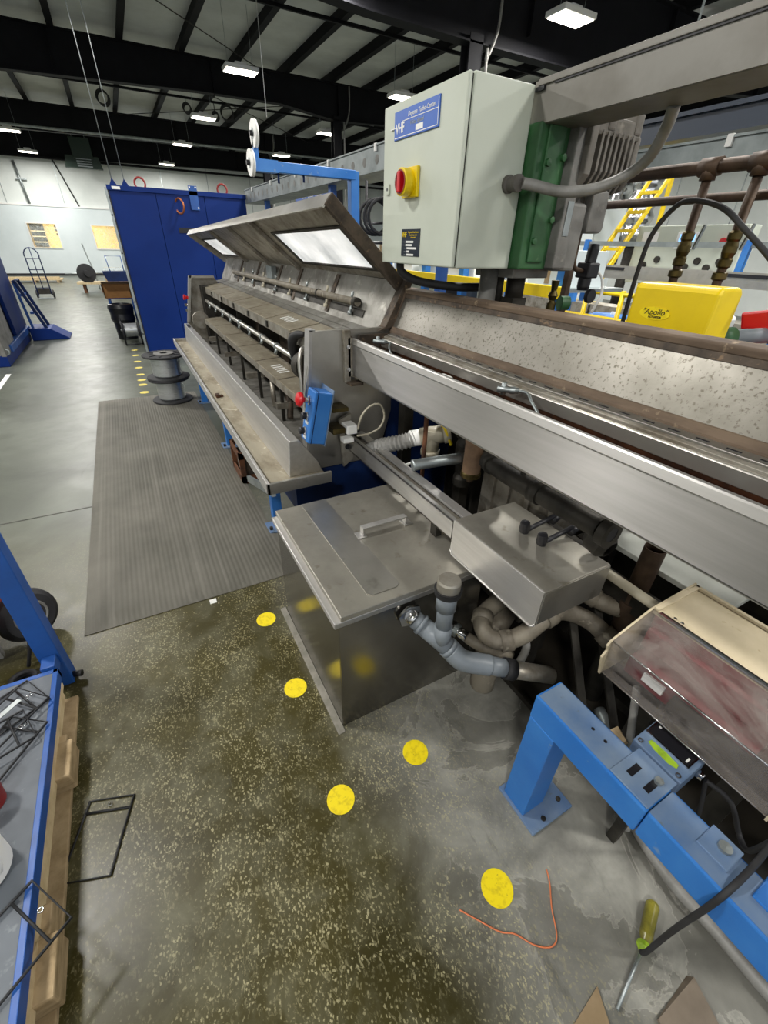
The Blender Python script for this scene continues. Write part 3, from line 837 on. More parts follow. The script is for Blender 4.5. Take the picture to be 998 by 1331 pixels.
# ================================================================== RINSE TROUGH ALONG THE NEAR SIDE
def rinse_trough():
    t = thing('rinse_trough', 'long stainless rinse trough with brushed front panel and pitted backsplash', 'trough', (1.1, .8, 0))
    YA, YB = -.55, 2.05
    fp = part('front_panel', MB().box((.945, YA, 1.128), (.952, YB, 1.305)), 'steel_panel', t)
    part('top_fold', MB().prism([(.945, 1.278), (.939, 1.282), (.943, 1.303), (.946, 1.308), (.958, 1.308), (.958, 1.300), (.951, 1.296)], 'y', YA, YB), 'steel', fp, .001)
    part('bottom_fold', MB().box((.945, YA, 1.125), (1.0, YB, 1.13)), 'steel_plate', fp)
    part('panel_bracket', MB().box((.925, 2.05, 1.12), (.95, 2.078, 1.31)), 'steel_dirty', fp)
    part('tub', MB().prism([(.985, 1.14), (.985, 1.27), (.99, 1.27), (.99, 1.15), (1.22, 1.15), (1.22, 1.25), (1.225, 1.25), (1.225, 1.14)], 'y', YA, YB), 'rust_red', t)
    part('tub_end', MB().box((.985, 2.045, 1.14), (1.26, 2.06, 1.32)), 'rust', t)
    # stepped ledges below the backsplash
    part('ledge', MB().prism([(1.10, 1.262), (1.103, 1.298), (1.106, 1.302), (1.114, 1.303), (1.114, 1.262)], 'y', YA, 2.03), 'steel_plate', t, .002)
    part('ledge', MB().prism([(1.114, 1.28), (1.115, 1.310), (1.132, 1.314), (1.132, 1.28)], 'y', YA, 2.03), 'steel_dirty', t, .001)
    part('ledge', MB().prism([(1.135, 1.28), (1.136, 1.318), (1.163, 1.324), (1.163, 1.28)], 'y', YA, 2.03), 'steel_plate', t, .001)
    for i in range(36):
        y = YA + .03 + i * .07
        part('perforation', MB().box((1.147, y, 1.3205), (1.151, y + .032, 1.3225)), 'black', t)
    part('gasket', MB().prism([(1.163, 1.30), (1.166, 1.330), (1.178, 1.349), (1.20, 1.349), (1.20, 1.30)], 'y', YA, 2.06), 'rust_tan', t, .004)
    bs = part('backsplash', MB().prism([(1.178, 1.340), (1.254, 1.497), (1.262, 1.497), (1.186, 1.336)], 'y', YA, 2.08), 'steel_pitted', t)
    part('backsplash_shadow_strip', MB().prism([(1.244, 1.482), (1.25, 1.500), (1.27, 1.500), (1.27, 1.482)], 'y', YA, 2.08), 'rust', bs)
    part('backsplash_rail', MB().prism([(1.248, 1.500), (1.246, 1.516), (1.252, 1.522), (1.30, 1.526), (1.30, 1.502)], 'y', YA, 2.1), 'rust_tan', bs, .003)
    part('backsplash_end', MB().prism([(1.17, 1.32), (1.248, 1.51), (1.28, 1.51), (1.20, 1.30)], 'y', 2.055, 2.075), 'rust_tan', bs)
    # fittings in the gap
    for (y, x) in ((1.98, 1.05), (1.08, 1.055)):
        f = part('spray_fitting', MB().cyl((x - .02, y, 1.300), (x + .03, y - .05, 1.300), .010, 10).cyl((x + .0, y - .01, 1.28), (x + .0, y - .01, 1.322), .009, 8), 'galv', t)
        part('fitting_nut', MB().lathe([(0, 0), (.013, 0), (.013, .016), (0, .016)], (x + .01, y - .03, 1.300), (.7, -.7, 0), 6), 'galv', f)
        part('fitting_hose', MB().tube(smooth_path([(x + .03, y - .05, 1.300), (x + .02, y - .10, 1.306), (x - .02, y - .16, 1.30), (x - .04, y - .22, 1.27), (x - .04, y - .25, 1.2)]), .005, 6), 'galv', f)
    part('terminal_block', MB().box((1.03, 1.36, 1.25), (1.06, 1.42, 1.27)), 'white', t)
    part('loose_strap', MB().beam((.99, .44, 1.275), (1.05, .36, 1.262), .012, .004), 'galv', t)
    # uprights that carry the trough
    for y in (-.35, 1.93):
        part('upright', MB().box((1.20, y, 0), (1.26, y + .06, 1.15)), 'dark_steel', t)
    part('added_rear_screen', MB().box((1.78, -.6, .03), (1.79, 2.10, 1.10)), 'dark_steel', t)  # added dark screen, keeps bright gaps from showing behind the trough
    part('added_rear_screen', MB().box((1.66, 2.085, .03), (1.79, 2.095, 1.10)), 'dark_steel', t)  # added return piece, closes the bright gap at the far end
    part('under_beam', MB().box((1.10, YA, 1.06), (1.16, 2.04, 1.138)), 'dark_steel', t)
rinse_trough()

# ================================================================== SUMP TANK
def sump_tank():
    t = thing('sump_tank', 'square stainless steel sump tank with flat lid standing on the floor', 'tank', (.70, 1.33, 0))
    body = part('tank_body', MB().box((.38, .967, 0), (1.02, 1.70, .60)), 'steel_tank', t, .003)
    part('rim', MB().box((.362, .958, .588), (1.03, 1.71, .612)), 'steel', body, .003)
    lid = part('lid', MB().box((.386, .958, .612), (1.03, 1.72, .636)), 'steel_top', t, .003)
    part('patch_strip', MB().prism([(.515, 1.02), (.53, 1.005), (.632, 1.005), (.648, 1.02), (.633, 1.715), (.51, 1.715)], 'z', .636, .639), 'steel_plate', lid)
    h = part('handle', MB().prism([(.66, .640), (.66, .678), (.88, .678), (.88, .640), (.875, .640), (.875, .673), (.665, .673), (.665, .640)], 'y', 1.345, 1.375), 'steel', lid, .001)
    part('handle_foot', MB().box((.635, 1.335, .636), (.675, 1.385, .6405)), 'steel', h)
    part('handle_foot', MB().box((.865, 1.335, .636), (.905, 1.385, .6405)), 'steel', h)
sump_tank()
# pale grout line where the tank meets the floor
def grout():
    m = MB()
    m.prism([(.350, 0), (.379, 0), (.379, .007), (.358, .003)], 'y', .94, 1.74)
    solo('grout_bead', m, 'grout', 'pale grout bead along the foot of the sump tank', 'grout')
grout()

def grey_drain():
    t = thing('grey_drain_pipe', 'grey plastic drain pipe with tee and vented cap on the sump tank', 'pipe', (.74, .85, 0))
    A = Vector((.662, .957, .525)); T = Vector((.738, .842, .455)); E = Vector((.79, .775, .395)); F = Vector((.97, .69, .33)); G = Vector((1.13, .62, .28))
    ax = (T - A).normalized()
    part('wall_nut', MB().lathe([(0, 0), (.05, 0), (.052, .012), (.0, .014)], A, (0, -1, 0), 6), 'chrome', t)
    part('nipple', MB().cyl(A, A + ax * .035, .03, 18), 'chrome', t)
    part('tee', MB().cyl(A + ax * .03, A + ax * .06, .034, 20).cyl(A + ax * .055, T + (E - T) * .3, .036, 20).cyl(T + Vector((0, 0, -.005)), T + Vector((0, 0, .085)), .033, 20), 'pvc_grey', t)
    part('tee_collar', MB().cyl(A + ax * .052, A + ax * .066, .0405, 20), 'pvc_grey', t)
    part('tee_collar', MB().cyl(T + (E - T) * .28, T + (E - T) * .45, .0405, 20), 'pvc_grey', t)
    part('riser', MB().cyl(T + Vector((0, 0, .06)), T + Vector((-.002, 0, .235)), .030, 20), 'pvc_grey', t)
    part('riser_socket', MB().cyl(T + Vector((-.002, 0, .17)), T + Vector((-.002, 0, .245)), .036, 20), 'pvc_grey', t)
    cap = part('vent_cap', MB().lathe([(0, .025), (.041, .025), (.041, .06), (.037, .068), (0, .07)], T + Vector((-.002, 0, .235)), (0, 0, 1), 24), 'steel_dirty', t, label='dusty cloth covered vent cap')
    part('cap_clamp', MB().lathe([(.038, 0), (.046, .005), (.049, .03), (.043, .03), (.038, .0)], T + Vector((-.002, 0, .235)), (0, 0, 1), 24), 'rubber', cap)
    part('elbow', MB().tube(smooth_path([T + (E - T) * .45, E, E + Vector((.05, -.025, -.02)), E + (F - E) * .55], 6), .040, 20), 'pvc_grey', t)
    part('run', MB().cyl(E + (F - E) * .4, F, .035, 20), 'pvc_grey', t)
    part('end_clamp', MB().cyl(F - (F - E).normalized() * .03, F + (F - E).normalized() * .012, .041, 20), 'rubber', t)
    part('outlet', MB().cyl(F, G, .034, 18), 'steel_dirty', t)
    # the small fitting beside it, low on the tank front
    u = thing('tank_hose_fitting', 'short grey hose with silver fitting low on the tank front', 'hose fitting', (.92, .96, .3))
    part('fitting', MB().cyl((.90, .966, .33), (.925, .90, .32), .022, 16), 'chrome', u)
    part('hex_nut', MB().lathe([(0, 0), (.03, 0), (.03, .018), (0, .018)], (.903, .957, .328), (.3, -.9, -.1), 6), 'galv', u)
    part('hose', MB().tube(smooth_path([(.925, .90, .32), (.96, .83, .31), (1.02, .78, .29), (1.08, .80, .24), (1.10, .86, .15)]), .024, 12), 'pvc_dirty', u)
grey_drain()

# ================================================================== DRAIN CHANNEL AND COVER BOX
def drain_channel():
    t = thing('drain_channel', 'long stainless square channel leading to the cover box', 'channel', (.96, 1.5, .7))
    part('front_side', MB().box((.915, 1.075, .715), (.921, 2.07, .802)), 'steel', t, .001)
    part('back_side', MB().box((.990, 1.075, .715), (.996, 2.07, .802)), 'steel', t, .001)
    part('front_flange', MB().box((.915, 1.075, .796), (.94, 2.07, .802)), 'steel', t, .001)
    part('back_flange', MB().box((.965, 1.075, .796), (1.01, 2.07, .806)), 'steel', t, .001)
    part('channel_floor', MB().box((.921, 1.075, .772), (.99, 2.07, .78)), 'steel_dirty', t)
    part('channel_bottom', MB().box((.915, 1.075, .715), (.996, 2.07, .721)), 'steel_dirty', t)
    part('support_tab', MB().box((.935, 1.2, .64), (.965, 1.24, .716)), 'dark_steel', t)
drain_channel()

def cover_box():
    t = thing('cover_box', 'dusty stainless steel cover box with two black clamp levers', 'cover box', (1.07, .84, .65))
    b = part('box_top', MB().box((.92, .61, .802), (1.225, 1.07, .812)), 'steel_top', t, .003)
    part('front_side', MB().prism([(.61, .812), (1.07, .812), (1.07, .672), (1.055, .655), (.625, .655), (.61, .67)], 'x', .915, .921), 'steel', t, .001)
    part('back_side', MB().box((1.22, .61, .68), (1.226, 1.07, .806)), 'steel_plate', t)
    part('near_side', MB().box((.92, .607, .675), (1.226, .613, .806)), 'steel_plate', t, .001)
    part('far_side', MB().box((.92, 1.067, .675), (1.226, 1.073, .806)), 'steel_plate', t)
    part('lower_hem', MB().tube([(.914, 1.07, .675), (.914, 1.055, .655), (.914, .625, .655), (.914, .612, .67)], .004, 8), 'steel', t)
    part('bottom_plate', MB().box((.925, .62, .68), (1.22, 1.06, .686)), 'dark_steel', t)
    for y in (.885, .80):
        l = part('clamp_lever', MB().cyl((1.10, y, .815), (1.235, y - .01, .85), .009, 12), 'black', t)
        part('lever_knob', MB().lathe([(0, 0), (.017, 0), (.019, .02), (.017, .045), (0, .048)], (1.10, y, .812), (-.12, 0, 1), 8), 'black', l)
        part('lever_head', MB().cyl((1.222, y - .012, .83), (1.262, y - .012, .85), .016, 10), 'black', l)
    part('support_bracket', MB().box((1.226, .72, .60), (1.27, .96, .80)), 'dark_steel', t)
    part('support_post', MB().box((1.235, .80, 0), (1.275, .86, .62)), 'dark_steel', t)
cover_box()

# ================================================================== PLUMBING UNDER THE TROUGH
def elbow_pipe(name, label, pts, r, m, couplings=(), loc=None, k=7, n=16, cat='pipe', cm=None):
    t = thing(name, label, cat, loc or pts[0])
    path = smooth_path(pts, k)
    part('pipe_run', MB().tube(path, r, n), m, t)
    for i in couplings:
        a, b = path[i], path[min(i + 1, len(path) - 1)]
        d = (b - a).normalized()
        part('coupling', MB().cyl(a - d * .022, a + d * .022, r * 1.18, n), cm or m, t)
    return t
def plumbing():
    elbow_pipe('trap_pipe', 'dirty beige plastic trap pipe looping below the cover box',
               [(1.24, .93, .44), (1.12, .93, .43), (1.0, .905, .41), (.955, .84, .395), (.975, .775, .40), (1.06, .745, .42), (1.16, .745, .455), (1.25, .73, .475), (1.33, .65, .45), (1.36, .53, .40), (1.38, .42, .36)], .036, 'pvc_dirty', (15, 30, 44, 60))
    elbow_pipe('elbow_stub', 'dirty short elbow pipe dropping into the floor under the trap', [(1.03, .86, .0), (1.03, .86, .10), (1.06, .88, .2), (1.12, .93, .26), (1.22, .98, .27)], .055, 'pvc_dirty', (10,))
    elbow_pipe('return_pipe', 'dirty ribbed plastic pipe running beside the brown standpipe', [(1.30, .98, .58), (1.31, .86, .575), (1.33, .74, .56), (1.36, .66, .54), (1.42, .60, .52)], .034, 'pvc_dirty', (8, 18))
    elbow_pipe('clear_hose', 'thin pale hose bent under the trap pipe', [(1.09, .77, .40), (1.10, .74, .33), (1.07, .74, .24), (1.0, .75, .22), (.95, .77, .25)], .016, 'conduit')
    # brown standpipe
    t = thing('standpipe', 'open brown corroded standpipe sticking up beside the cover box', 'pipe', (1.425, .585, .42))
    part('pipe_wall', MB().lathe([(.036, 0), (.036, .41), (.032, .41), (.032, .02)], (1.425, .585, .42), (0, 0, 1), 22), 'grey_pipe', t)
    part('socket', MB().lathe([(.036, .10), (.043, .10), (.043, .16), (.036, .16)], (1.425, .585, .42), (0, 0, 1), 22), 'grey_pipe', t)
    part('foot', MB().cyl((1.425, .585, 0), (1.425, .585, .44), .04, 16), 'dark_steel', t)
    # dark manifold below the trough
    t = elbow_pipe('manifold_pipe', 'dark iron manifold pipe running under the trough panel', [(1.30, 1.26, .945), (1.22, 1.24, .95), (1.165, 1.18, .955), (1.15, 1.05, .955), (1.15, .85, .957), (1.15, .64, .96)], .036, 'dark_steel', (14, 26))
    part('flange', MB().lathe([(.025, 0), (.048, 0), (.048, .03), (.036, .03)], (1.15, .60, .96), (0, 1, 0), 20), 'dark_steel', t)
    part('bore', MB().cyl((1.15, .601, .96), (1.15, .63, .96), .026, 16), 'black', t)
    part('valve_body', MB().lathe([(.03, 0), (.05, .02), (.05, .07), (.03, .09)], (1.21, .62, .87), (0, .9, .2), 18), 'dark_steel', t)
    part('hanger', MB().box((1.145, .98, .985), (1.155, 1.0, 1.06)), 'dark_steel', t)
    # brown strainer hanging down
    t = thing('brown_strainer', 'brown painted strainer pot hanging below the trough panel', 'strainer', (1.23, 1.36, .8))
    part('pot', MB().lathe([(0, 0), (.042, 0), (.042, .15), (.05, .2), (.05, .29), (0, .29)], (1.235, 1.37, .80), (0, 0, 1), 22), 'brown_paint', t)
    part('rim', MB().lathe([(.036, -.008), (.047, -.008), (.047, .012), (.042, .016)], (1.235, 1.37, .80), (0, 0, 1), 22), 'brass', t)
    part('plug', MB().lathe([(0, -.035), (.018, -.035), (.018, -.008)], (1.235, 1.37, .80), (0, 0, 1), 6), 'grey_pipe', t)
    # steel pipe from left with union
    t = elbow_pipe('steel_feed_pipe', 'bright steel feed pipe entering the dark valve behind the channel', [(.99, 1.50, .84), (1.1, 1.47, .85), (1.29, 1.43, .855)], .026, 'galv')
    part('union', MB().cyl((1.22, 1.447, .853), (1.3, 1.43, .856), .034, 14), 'dark_steel', t)
    t = thing('flanged_valve', 'dark cast iron valve with yellow lever handle under the trough', 'valve', (1.33, 1.5, .85))
    part('valve_body', MB().lathe([(.0, -.16), (.05, -.16), (.05, -.12), (.035, -.1), (.055, -.02), (.055, .06), (.035, .1), (.05, .12), (.05, .15), (0, .15)], (1.32, 1.52, .82), (0, 0, 1), 20), 'dark_steel', t)
    part('valve_flange', MB().lathe([(0, 0), (.06, 0), (.06, .03), (0, .03)], (1.28, 1.45, .855), (1, .1, 0), 18), 'dark_steel', t)
    part('bonnet', MB().cyl((1.32, 1.52, .9), (1.28, 1.62, .98), .03, 14), 'dark_steel', t)
    part('lever', MB().beam((1.26, 1.60, .905), (1.24, 1.62, .96), .035, .012).beam((1.24, 1.62, .955), (1.25, 1.66, .975), .02, .03), 'yellow', t, .003)
    part('lever', MB().beam((1.27, 1.58, .86), (1.26, 1.59, .89), .025, .012), 'yellow', t, .003)
    # corrugated suction hose with a white tee
    t = thing('suction_hose', 'grey corrugated suction hose with cream plastic tee', 'hose', (1.1, 1.74, .85))
    path = smooth_path([(.98, 1.90, .76), (1.0, 1.84, .80), (1.04, 1.78, .83), (1.09, 1.74, .85), (1.14, 1.72, .87)], 7)
    ch = MB().tube(path, [.034 + (.009 if i % 2 else 0) for i in range(len(path))], 16)
    ch.sm = [False] * len(ch.sm)
    part('corrugated_hose', ch, 'conduit', t)
    part('white_sleeve', MB().cyl((1.12, 1.735, .862), (1.17, 1.70, .876), .042, 18), 'white', t)
    part('tee_body', MB().cyl((1.165, 1.705, .876), (1.26, 1.64, .90), .045, 18).cyl((1.21, 1.675, .80), (1.21, 1.675, .92), .044, 18), 'pvc_beige', t)
    part('tee_collar', MB().cyl((1.26, 1.64, .90), (1.29, 1.62, .908), .05, 18), 'pvc_beige', t)
    part('tee_collar', MB().cyl((1.21, 1.675, .785), (1.21, 1.675, .81), .05, 18), 'pvc_beige', t)
    solo('rusty_rod', MB().cyl((1.12, 1.60, .45), (1.12, 1.60, 1.13), .011, 8), 'rust_red', 'thin rusty upright rod beside the suction hose', 'rod')
    solo('thin_white_tube', MB().tube(smooth_path([(1.02, 1.70, .73), (1.1, 1.66, .765), (1.17, 1.6, .80), (1.22, 1.56, .82)]), .006, 7), 'white', 'thin white tube crossing below the suction hose', 'tube')
    # pumps and tanks deep under the trough
    t = thing('circulation_tank', 'dark grimy steel circulation tank deep under the trough', 'tank', (1.5, 1.25, 0))
    part('shell', MB().box((1.34, .98, .12), (1.72, 1.40, .93)), 'steel_dirty', t, .01)
    for y in (1.08, 1.2, 1.3): part('stiffener', MB().box((1.325, y, .15), (1.34, y + .025, .92)), 'steel_dirty', t)
    part('rim', MB().box((1.325, .965, .92), (1.735, 1.415, .945)), 'dark_steel', t)
    for x, y in ((1.36, 1.0), (1.66, 1.0), (1.36, 1.34), (1.66, 1.34)): part('leg', MB().box((x, y, 0), (x + .04, y + .04, .12)), 'dark_steel', t)
    t = thing('pump', 'dark grimy pump with finned motor on the floor under the trough', 'pump', (1.58, .5, 0))
    part('pedestal', MB().box((1.47, .34, .013), (1.69, .62, .06)), 'dark_steel', t)
    part('volute', MB().lathe([(0, 0), (.085, 0), (.095, .03), (.095, .07), (.05, .09), (0, .09)], (1.58, .56, .16), (0, -1, 0), 22), 'dark_steel', t)
    part('motor', MB().cyl((1.58, .46, .16), (1.58, .30, .16), .075, 20), 'dark_steel', t)
    for i in range(6): part('fin', MB().lathe([(.07, 0), (.086, 0), (.086, .01), (.07, .01)], (1.58, .43 - i * .02, .16), (0, -1, 0), 20), 'dark_steel', t)
    t = thing('skid_frame', 'dark steel skid frame with long rails under the trough', 'frame', (1.5, .5, 0))
    for x, z in ((1.40, .60), (1.74, .66)): part('long_rail', MB().box((x - .01, -.6, z - .05), (x + .03, .95, z + .05)), 'dark_steel', t)
    part('pale_edge', MB().box((1.387, -.6, .645), (1.39, .95, .651)), 'beige', t)
    for x, y in ((1.40, -.5), (1.40, .9), (1.74, -.5), (1.74, .9)): part('upright', MB().box((x - .025, y - .025, 0), (x + .025, y + .025, z + .05 if x > 1.6 else .65)), 'dark_steel', t)
    for y in (-.5, .9): part('cross_rail', MB().box((1.40, y - .02, .56), (1.74, y + .02, .62)), 'dark_steel', t)
    part('diagonal_brace', MB().beam((1.30, .72, .45), (1.12, .34, .02), .03, .012), 'dark_steel', t)
    part('diagonal_brace', MB().beam((1.40, .70, .50), (1.22, .28, .02), .03, .012), 'dark_steel', t)
    t = thing('white_shelf_slab', 'pale white plastic shelf slab lying below the trough panel', 'shelf', (1.58, .6, .72))
    part('slab', MB().box((1.48, .335, .70), (1.70, .93, .722)), 'slab', t, .003)
    part('slab_bracket', MB().box((1.66, .36, .66), (1.72, .40, .70)), 'dark_steel', t)
    part('slab_bracket', MB().box((1.66, .86, .66), (1.72, .90, .70)), 'dark_steel', t)
    part('slab_cleat', MB().box((1.42, .40, .65), (1.50, .44, .70)), 'dark_steel', t)
    part('slab_cleat', MB().box((1.42, .84, .65), (1.50, .88, .70)), 'dark_steel', t)
    elbow_pipe('beige_pipe', 'straight beige plastic pipe running along under the white slab', [(1.33, .97, .70), (1.33, .7, .695), (1.33, .3, .69)], .018, 'pvc_beige')
    elbow_pipe('floor_conduit', 'grey flexible conduit lying on the floor under the blue rail', [(1.30, .62, .03), (1.2, .34, .03), (1.12, .155, .024), (1.085, .01, .024), (1.087, -.126, .024), (1.083, -.262, .024), (1.1, -.42, .024)], .021, 'conduit', (), cat='conduit')
    elbow_pipe('floor_pipe', 'straight grey steel pipe on the floor below the clear cover', [(1.36, .50, .05), (1.25, .25, .05), (1.2, 0.0, .05), (1.17, -.3, .05)], .024, 'galv')
    elbow_pipe('slanting_conduit', 'thin grey conduit slanting down beside the blue rail', [(1.17, .36, .50), (1.13, .30, .35), (1.10, .24, .2), (1.06, .16, .06)], .012, 'conduit', cat='conduit')
    solo('wood_offcut', MB().beam((1.03, .34, .30), (1.10, .31, .36), .05, .02), 'wood', 'small wood offcut wedged behind the blue rail', 'wood block')
    pan = thing('floor_shade_sheet', 'added dark sheet deepening the shade on the floor under the plumbing', 'dark sheet', (1.5, .8, 0))  # added dark sheet, makes the floor below the trough look shaded
    part('sheet_body', MB().box((1.14, -.55, .001), (2.1, 1.95, .012)), 'shade_sheet', pan)
    part('sheet_rim', MB().box((1.13, -.55, .001), (1.142, 1.95, .03)), 'shade_sheet', pan)
plumbing()

# ================================================================== BLUE FLOOR RAIL AND CLEAR COVER
def floor_rail():
    t = thing('blue_floor_rail', 'bright blue steel floor rail on a post with square base plate', 'rail', (.86, .41, 0))
    part('post', MB().box((.80, .365, .012), (.90, .460, .4745)), 'blue', t, .004)
    part('base_plate', MB().box((.792, .305, 0), (.985, .478, .012)), 'blue_dusty', t, .002)
    for p in ((.955, .345), (.86, .325)): part('anchor_bolt', MB().lathe([(0, 0), (.009, 0), (.009, .004), (0, .005)], (*p, .012), (0, 0, 1), 8), 'dark_steel', t)
    r = part('rail_tube', MB().box((.80, .11, .475), (.905, .462, .576)), 'blue', t, .005)
    part('rail_tube', MB().box((.803, -.55, .474), (.908, .108, .574)), 'blue', t, .005)
    part('rail_top_skin', MB().box((.806, .215, .576), (.90, .455, .5768)), 'blue_dusty', r)
    part('rail_top_skin', MB().box((.809, -.55, .574), (.902, .108, .5748)), 'blue_dusty', r)
    for y in (.31, .27): part('rail_hole', MB().lathe([(0, 0), (.005, 0), (.005, .0006), (0, .0006)], (.862, y, .5768), (0, 0, 1), 10), 'black', r)
    s = part('splice_plate', MB().box((.806, .112, .577), (.925, .215, .583)), 'blue_dusty', t, .002)
    for y in (.185, .14): part('slot', MB().box((.838, y - .008, .583), (.880, y + .008, .5836)), 'black', s)
    part('splice_bolt', MB().lathe([(0, 0), (.011, 0), (.011, .01), (0, .012)], (.885, .137, .583), (0, 0, 1), 6), 'galv', s)
    s = part('splice_plate', MB().box((.845, -.045, .5745), (.915, .02, .581)), 'blue_dusty', t, .002)
    part('splice_bolt', MB().lathe([(0, 0), (.014, 0), (.014, .008), (0, .01)], (.885, -.018, .581), (0, 0, 1), 10), 'galv', s)
    p = part('side_plate', MB().box((.85, -.5, .5745), (1.05, -.09, .582)), 'blue', t, .003)
    part('slot', MB().box((.93, -.19, .582), (.95, -.14, .5826)), 'black', p)
    part('near_post', MB().box((.80, -.55, 0), (.90, -.45, .475)), 'blue', t, .005)
floor_rail()

def clear_cover_unit():
    t = thing('covered_drive_unit', 'beige and maroon drive unit under a scratched clear plastic cover', 'machine', (1.2, .2, .6))
    Y0, Y1 = -.03, .415
    b = part('back_body', MB().box((1.165, Y0, .60), (1.375, Y1 - .01, .79)), 'maroon', t, .003)
    tp = part('top_panel', MB().box((1.165, Y0, .79), (1.385, Y1, .803)), 'beige', t)
    for a in (((1.372, Y0, .803), (1.385, Y1, .813)), ((1.165, Y1 - .014, .803), (1.385, Y1, .813)), ((1.165, Y0, .803), (1.178, Y1, .808))):
        part('rim', MB().box(*a), 'beige', tp, .002)
    part('end_sheet', MB().prism([(1.385, .815), (1.16, .805), (1.0, .75), (.99, .735), (1.0, .71), (.985, .69), (1.012, .60), (1.05, .60), (1.375, .60)], 'y', Y1, Y1 + .006), 'beige', t)
    part('far_sheet', MB().prism([(1.385, .815), (1.16, .805), (1.0, .75), (1.012, .60), (1.375, .60)], 'y', Y0 - .006, Y0), 'beige', t)
    def facet(p, q, th=.004):
        d = Vector((q[0] - p[0], 0, q[1] - p[1])).normalized(); n = Vector((d.z, 0, -d.x)) * th
        return MB().hexa([(p[0], Y0, p[1]), (q[0], Y0, q[1]), (q[0] + n.x, Y0, q[1] + n.z), (p[0] + n.x, Y0, p[1] + n.z),
                          (p[0], Y1, p[1]), (q[0], Y1, q[1]), (q[0] + n.x, Y1, q[1] + n.z), (p[0] + n.x, Y1, p[1] + n.z)])
    c = part('clear_cover', facet((1.165, .80), (1.006, .748)), 'clear', t)
    part('clear_cover_front', facet((1.006, .748), (1.02, .607)), 'clear', c)
    part('clear_cover_bottom', facet((1.02, .607), (1.06, .60)), 'clear', c)
    part('cover_fold', MB().cyl((1.006, Y0, .748), (1.006, Y1, .748), .0028, 8), 'chrome', c)
    part('cover_edge', MB().cyl((1.02, Y0, .606), (1.02, Y1, .606), .0022, 8), 'chrome', c)
    part('hinge_strip', MB().box((1.158, Y0, .802), (1.172, Y1 - .02, .808)), 'chrome', t)
    for y in (.36, .34, .1): part('hinge_screw', MB().lathe([(0, 0), (.005, 0), (.005, .003), (0, .004)], (1.18, y, .806), (0, 0, 1), 8), 'chrome', t)
    part('maroon_guard', MB().box((1.06, .05, .63), (1.16, .38, .70)), 'maroon', b, .004)
    part('maroon_guard', MB().box((1.12, .0, .70), (1.165, .39, .77)), 'maroon', b, .004)
    part('paper_tag', MB().box((1.052, .265, .655), (1.06, .325, .685)), 'white', b)
    part('dark_roller', MB().cyl((1.06, .02, .66), (1.06, .24, .66), .028, 14), 'dark_steel', b)
    part('support_post', MB().box((1.24, .02, 0), (1.30, .08, .60)), 'dark_steel', t)
    part('support_post', MB().box((1.24, .30, 0), (1.30, .36, .60)), 'dark_steel', t)
clear_cover_unit()

def display_box():
    t = thing('blue_display_box', 'small pale blue meter box with black display and lime sticker', 'meter', (1.03, .18, .47))
    R = Matrix.Translation((1.03, .18, .515)) @ Matrix.Rotation(math.radians(-10), 4, 'Y')
    part('case', MB().box((-.055, -.068, -.045), (.055, .068, .03)).xf(R), 'blue_dusty', t, .004)
    w = part('display', MB().box((-.005, -.052, .03), (.045, .06, .0325)).xf(R), 'black', t)
    fr = MB()
    for a in (((-.008, -.055, .03), (-.004, .063, .036)), ((.044, -.055, .03), (.048, .063, .036)), ((-.008, -.056, .03), (.048, -.052, .036)), ((-.008, .06, .03), (.048, .064, .036))): fr.box(*a)
    part('display_rim', fr.xf(R), 'chrome', w)
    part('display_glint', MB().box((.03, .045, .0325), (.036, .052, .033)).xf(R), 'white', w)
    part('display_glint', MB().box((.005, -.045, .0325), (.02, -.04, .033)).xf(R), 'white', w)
    st = MB().prism([(-.03, -.04), (-.036, -.02), (-.034, .02), (-.028, .042), (-.016, .04), (-.014, .0), (-.018, -.038)], 'z', .03, .0312).xf(R)
    part('lime_sticker', st, 'lime', t)
    for y in (-.052, .055): part('screw', MB().lathe([(.004, .0), (.007, 0), (.007, .003), (.004, .003)], R @ Vector((-.042, y, .03)), R.to_3x3() @ Vector((0, 0, 1)), 12), 'chrome', t)
    part('cable_gland', MB().cyl(R @ Vector((.03, -.068, -.01)), R @ Vector((.03, -.085, -.01)), .012, 10), 'chrome', t)
    part('stand', MB().box((1.02, .16, 0), (1.05, .19, .475)), 'dark_steel', t)
display_box()

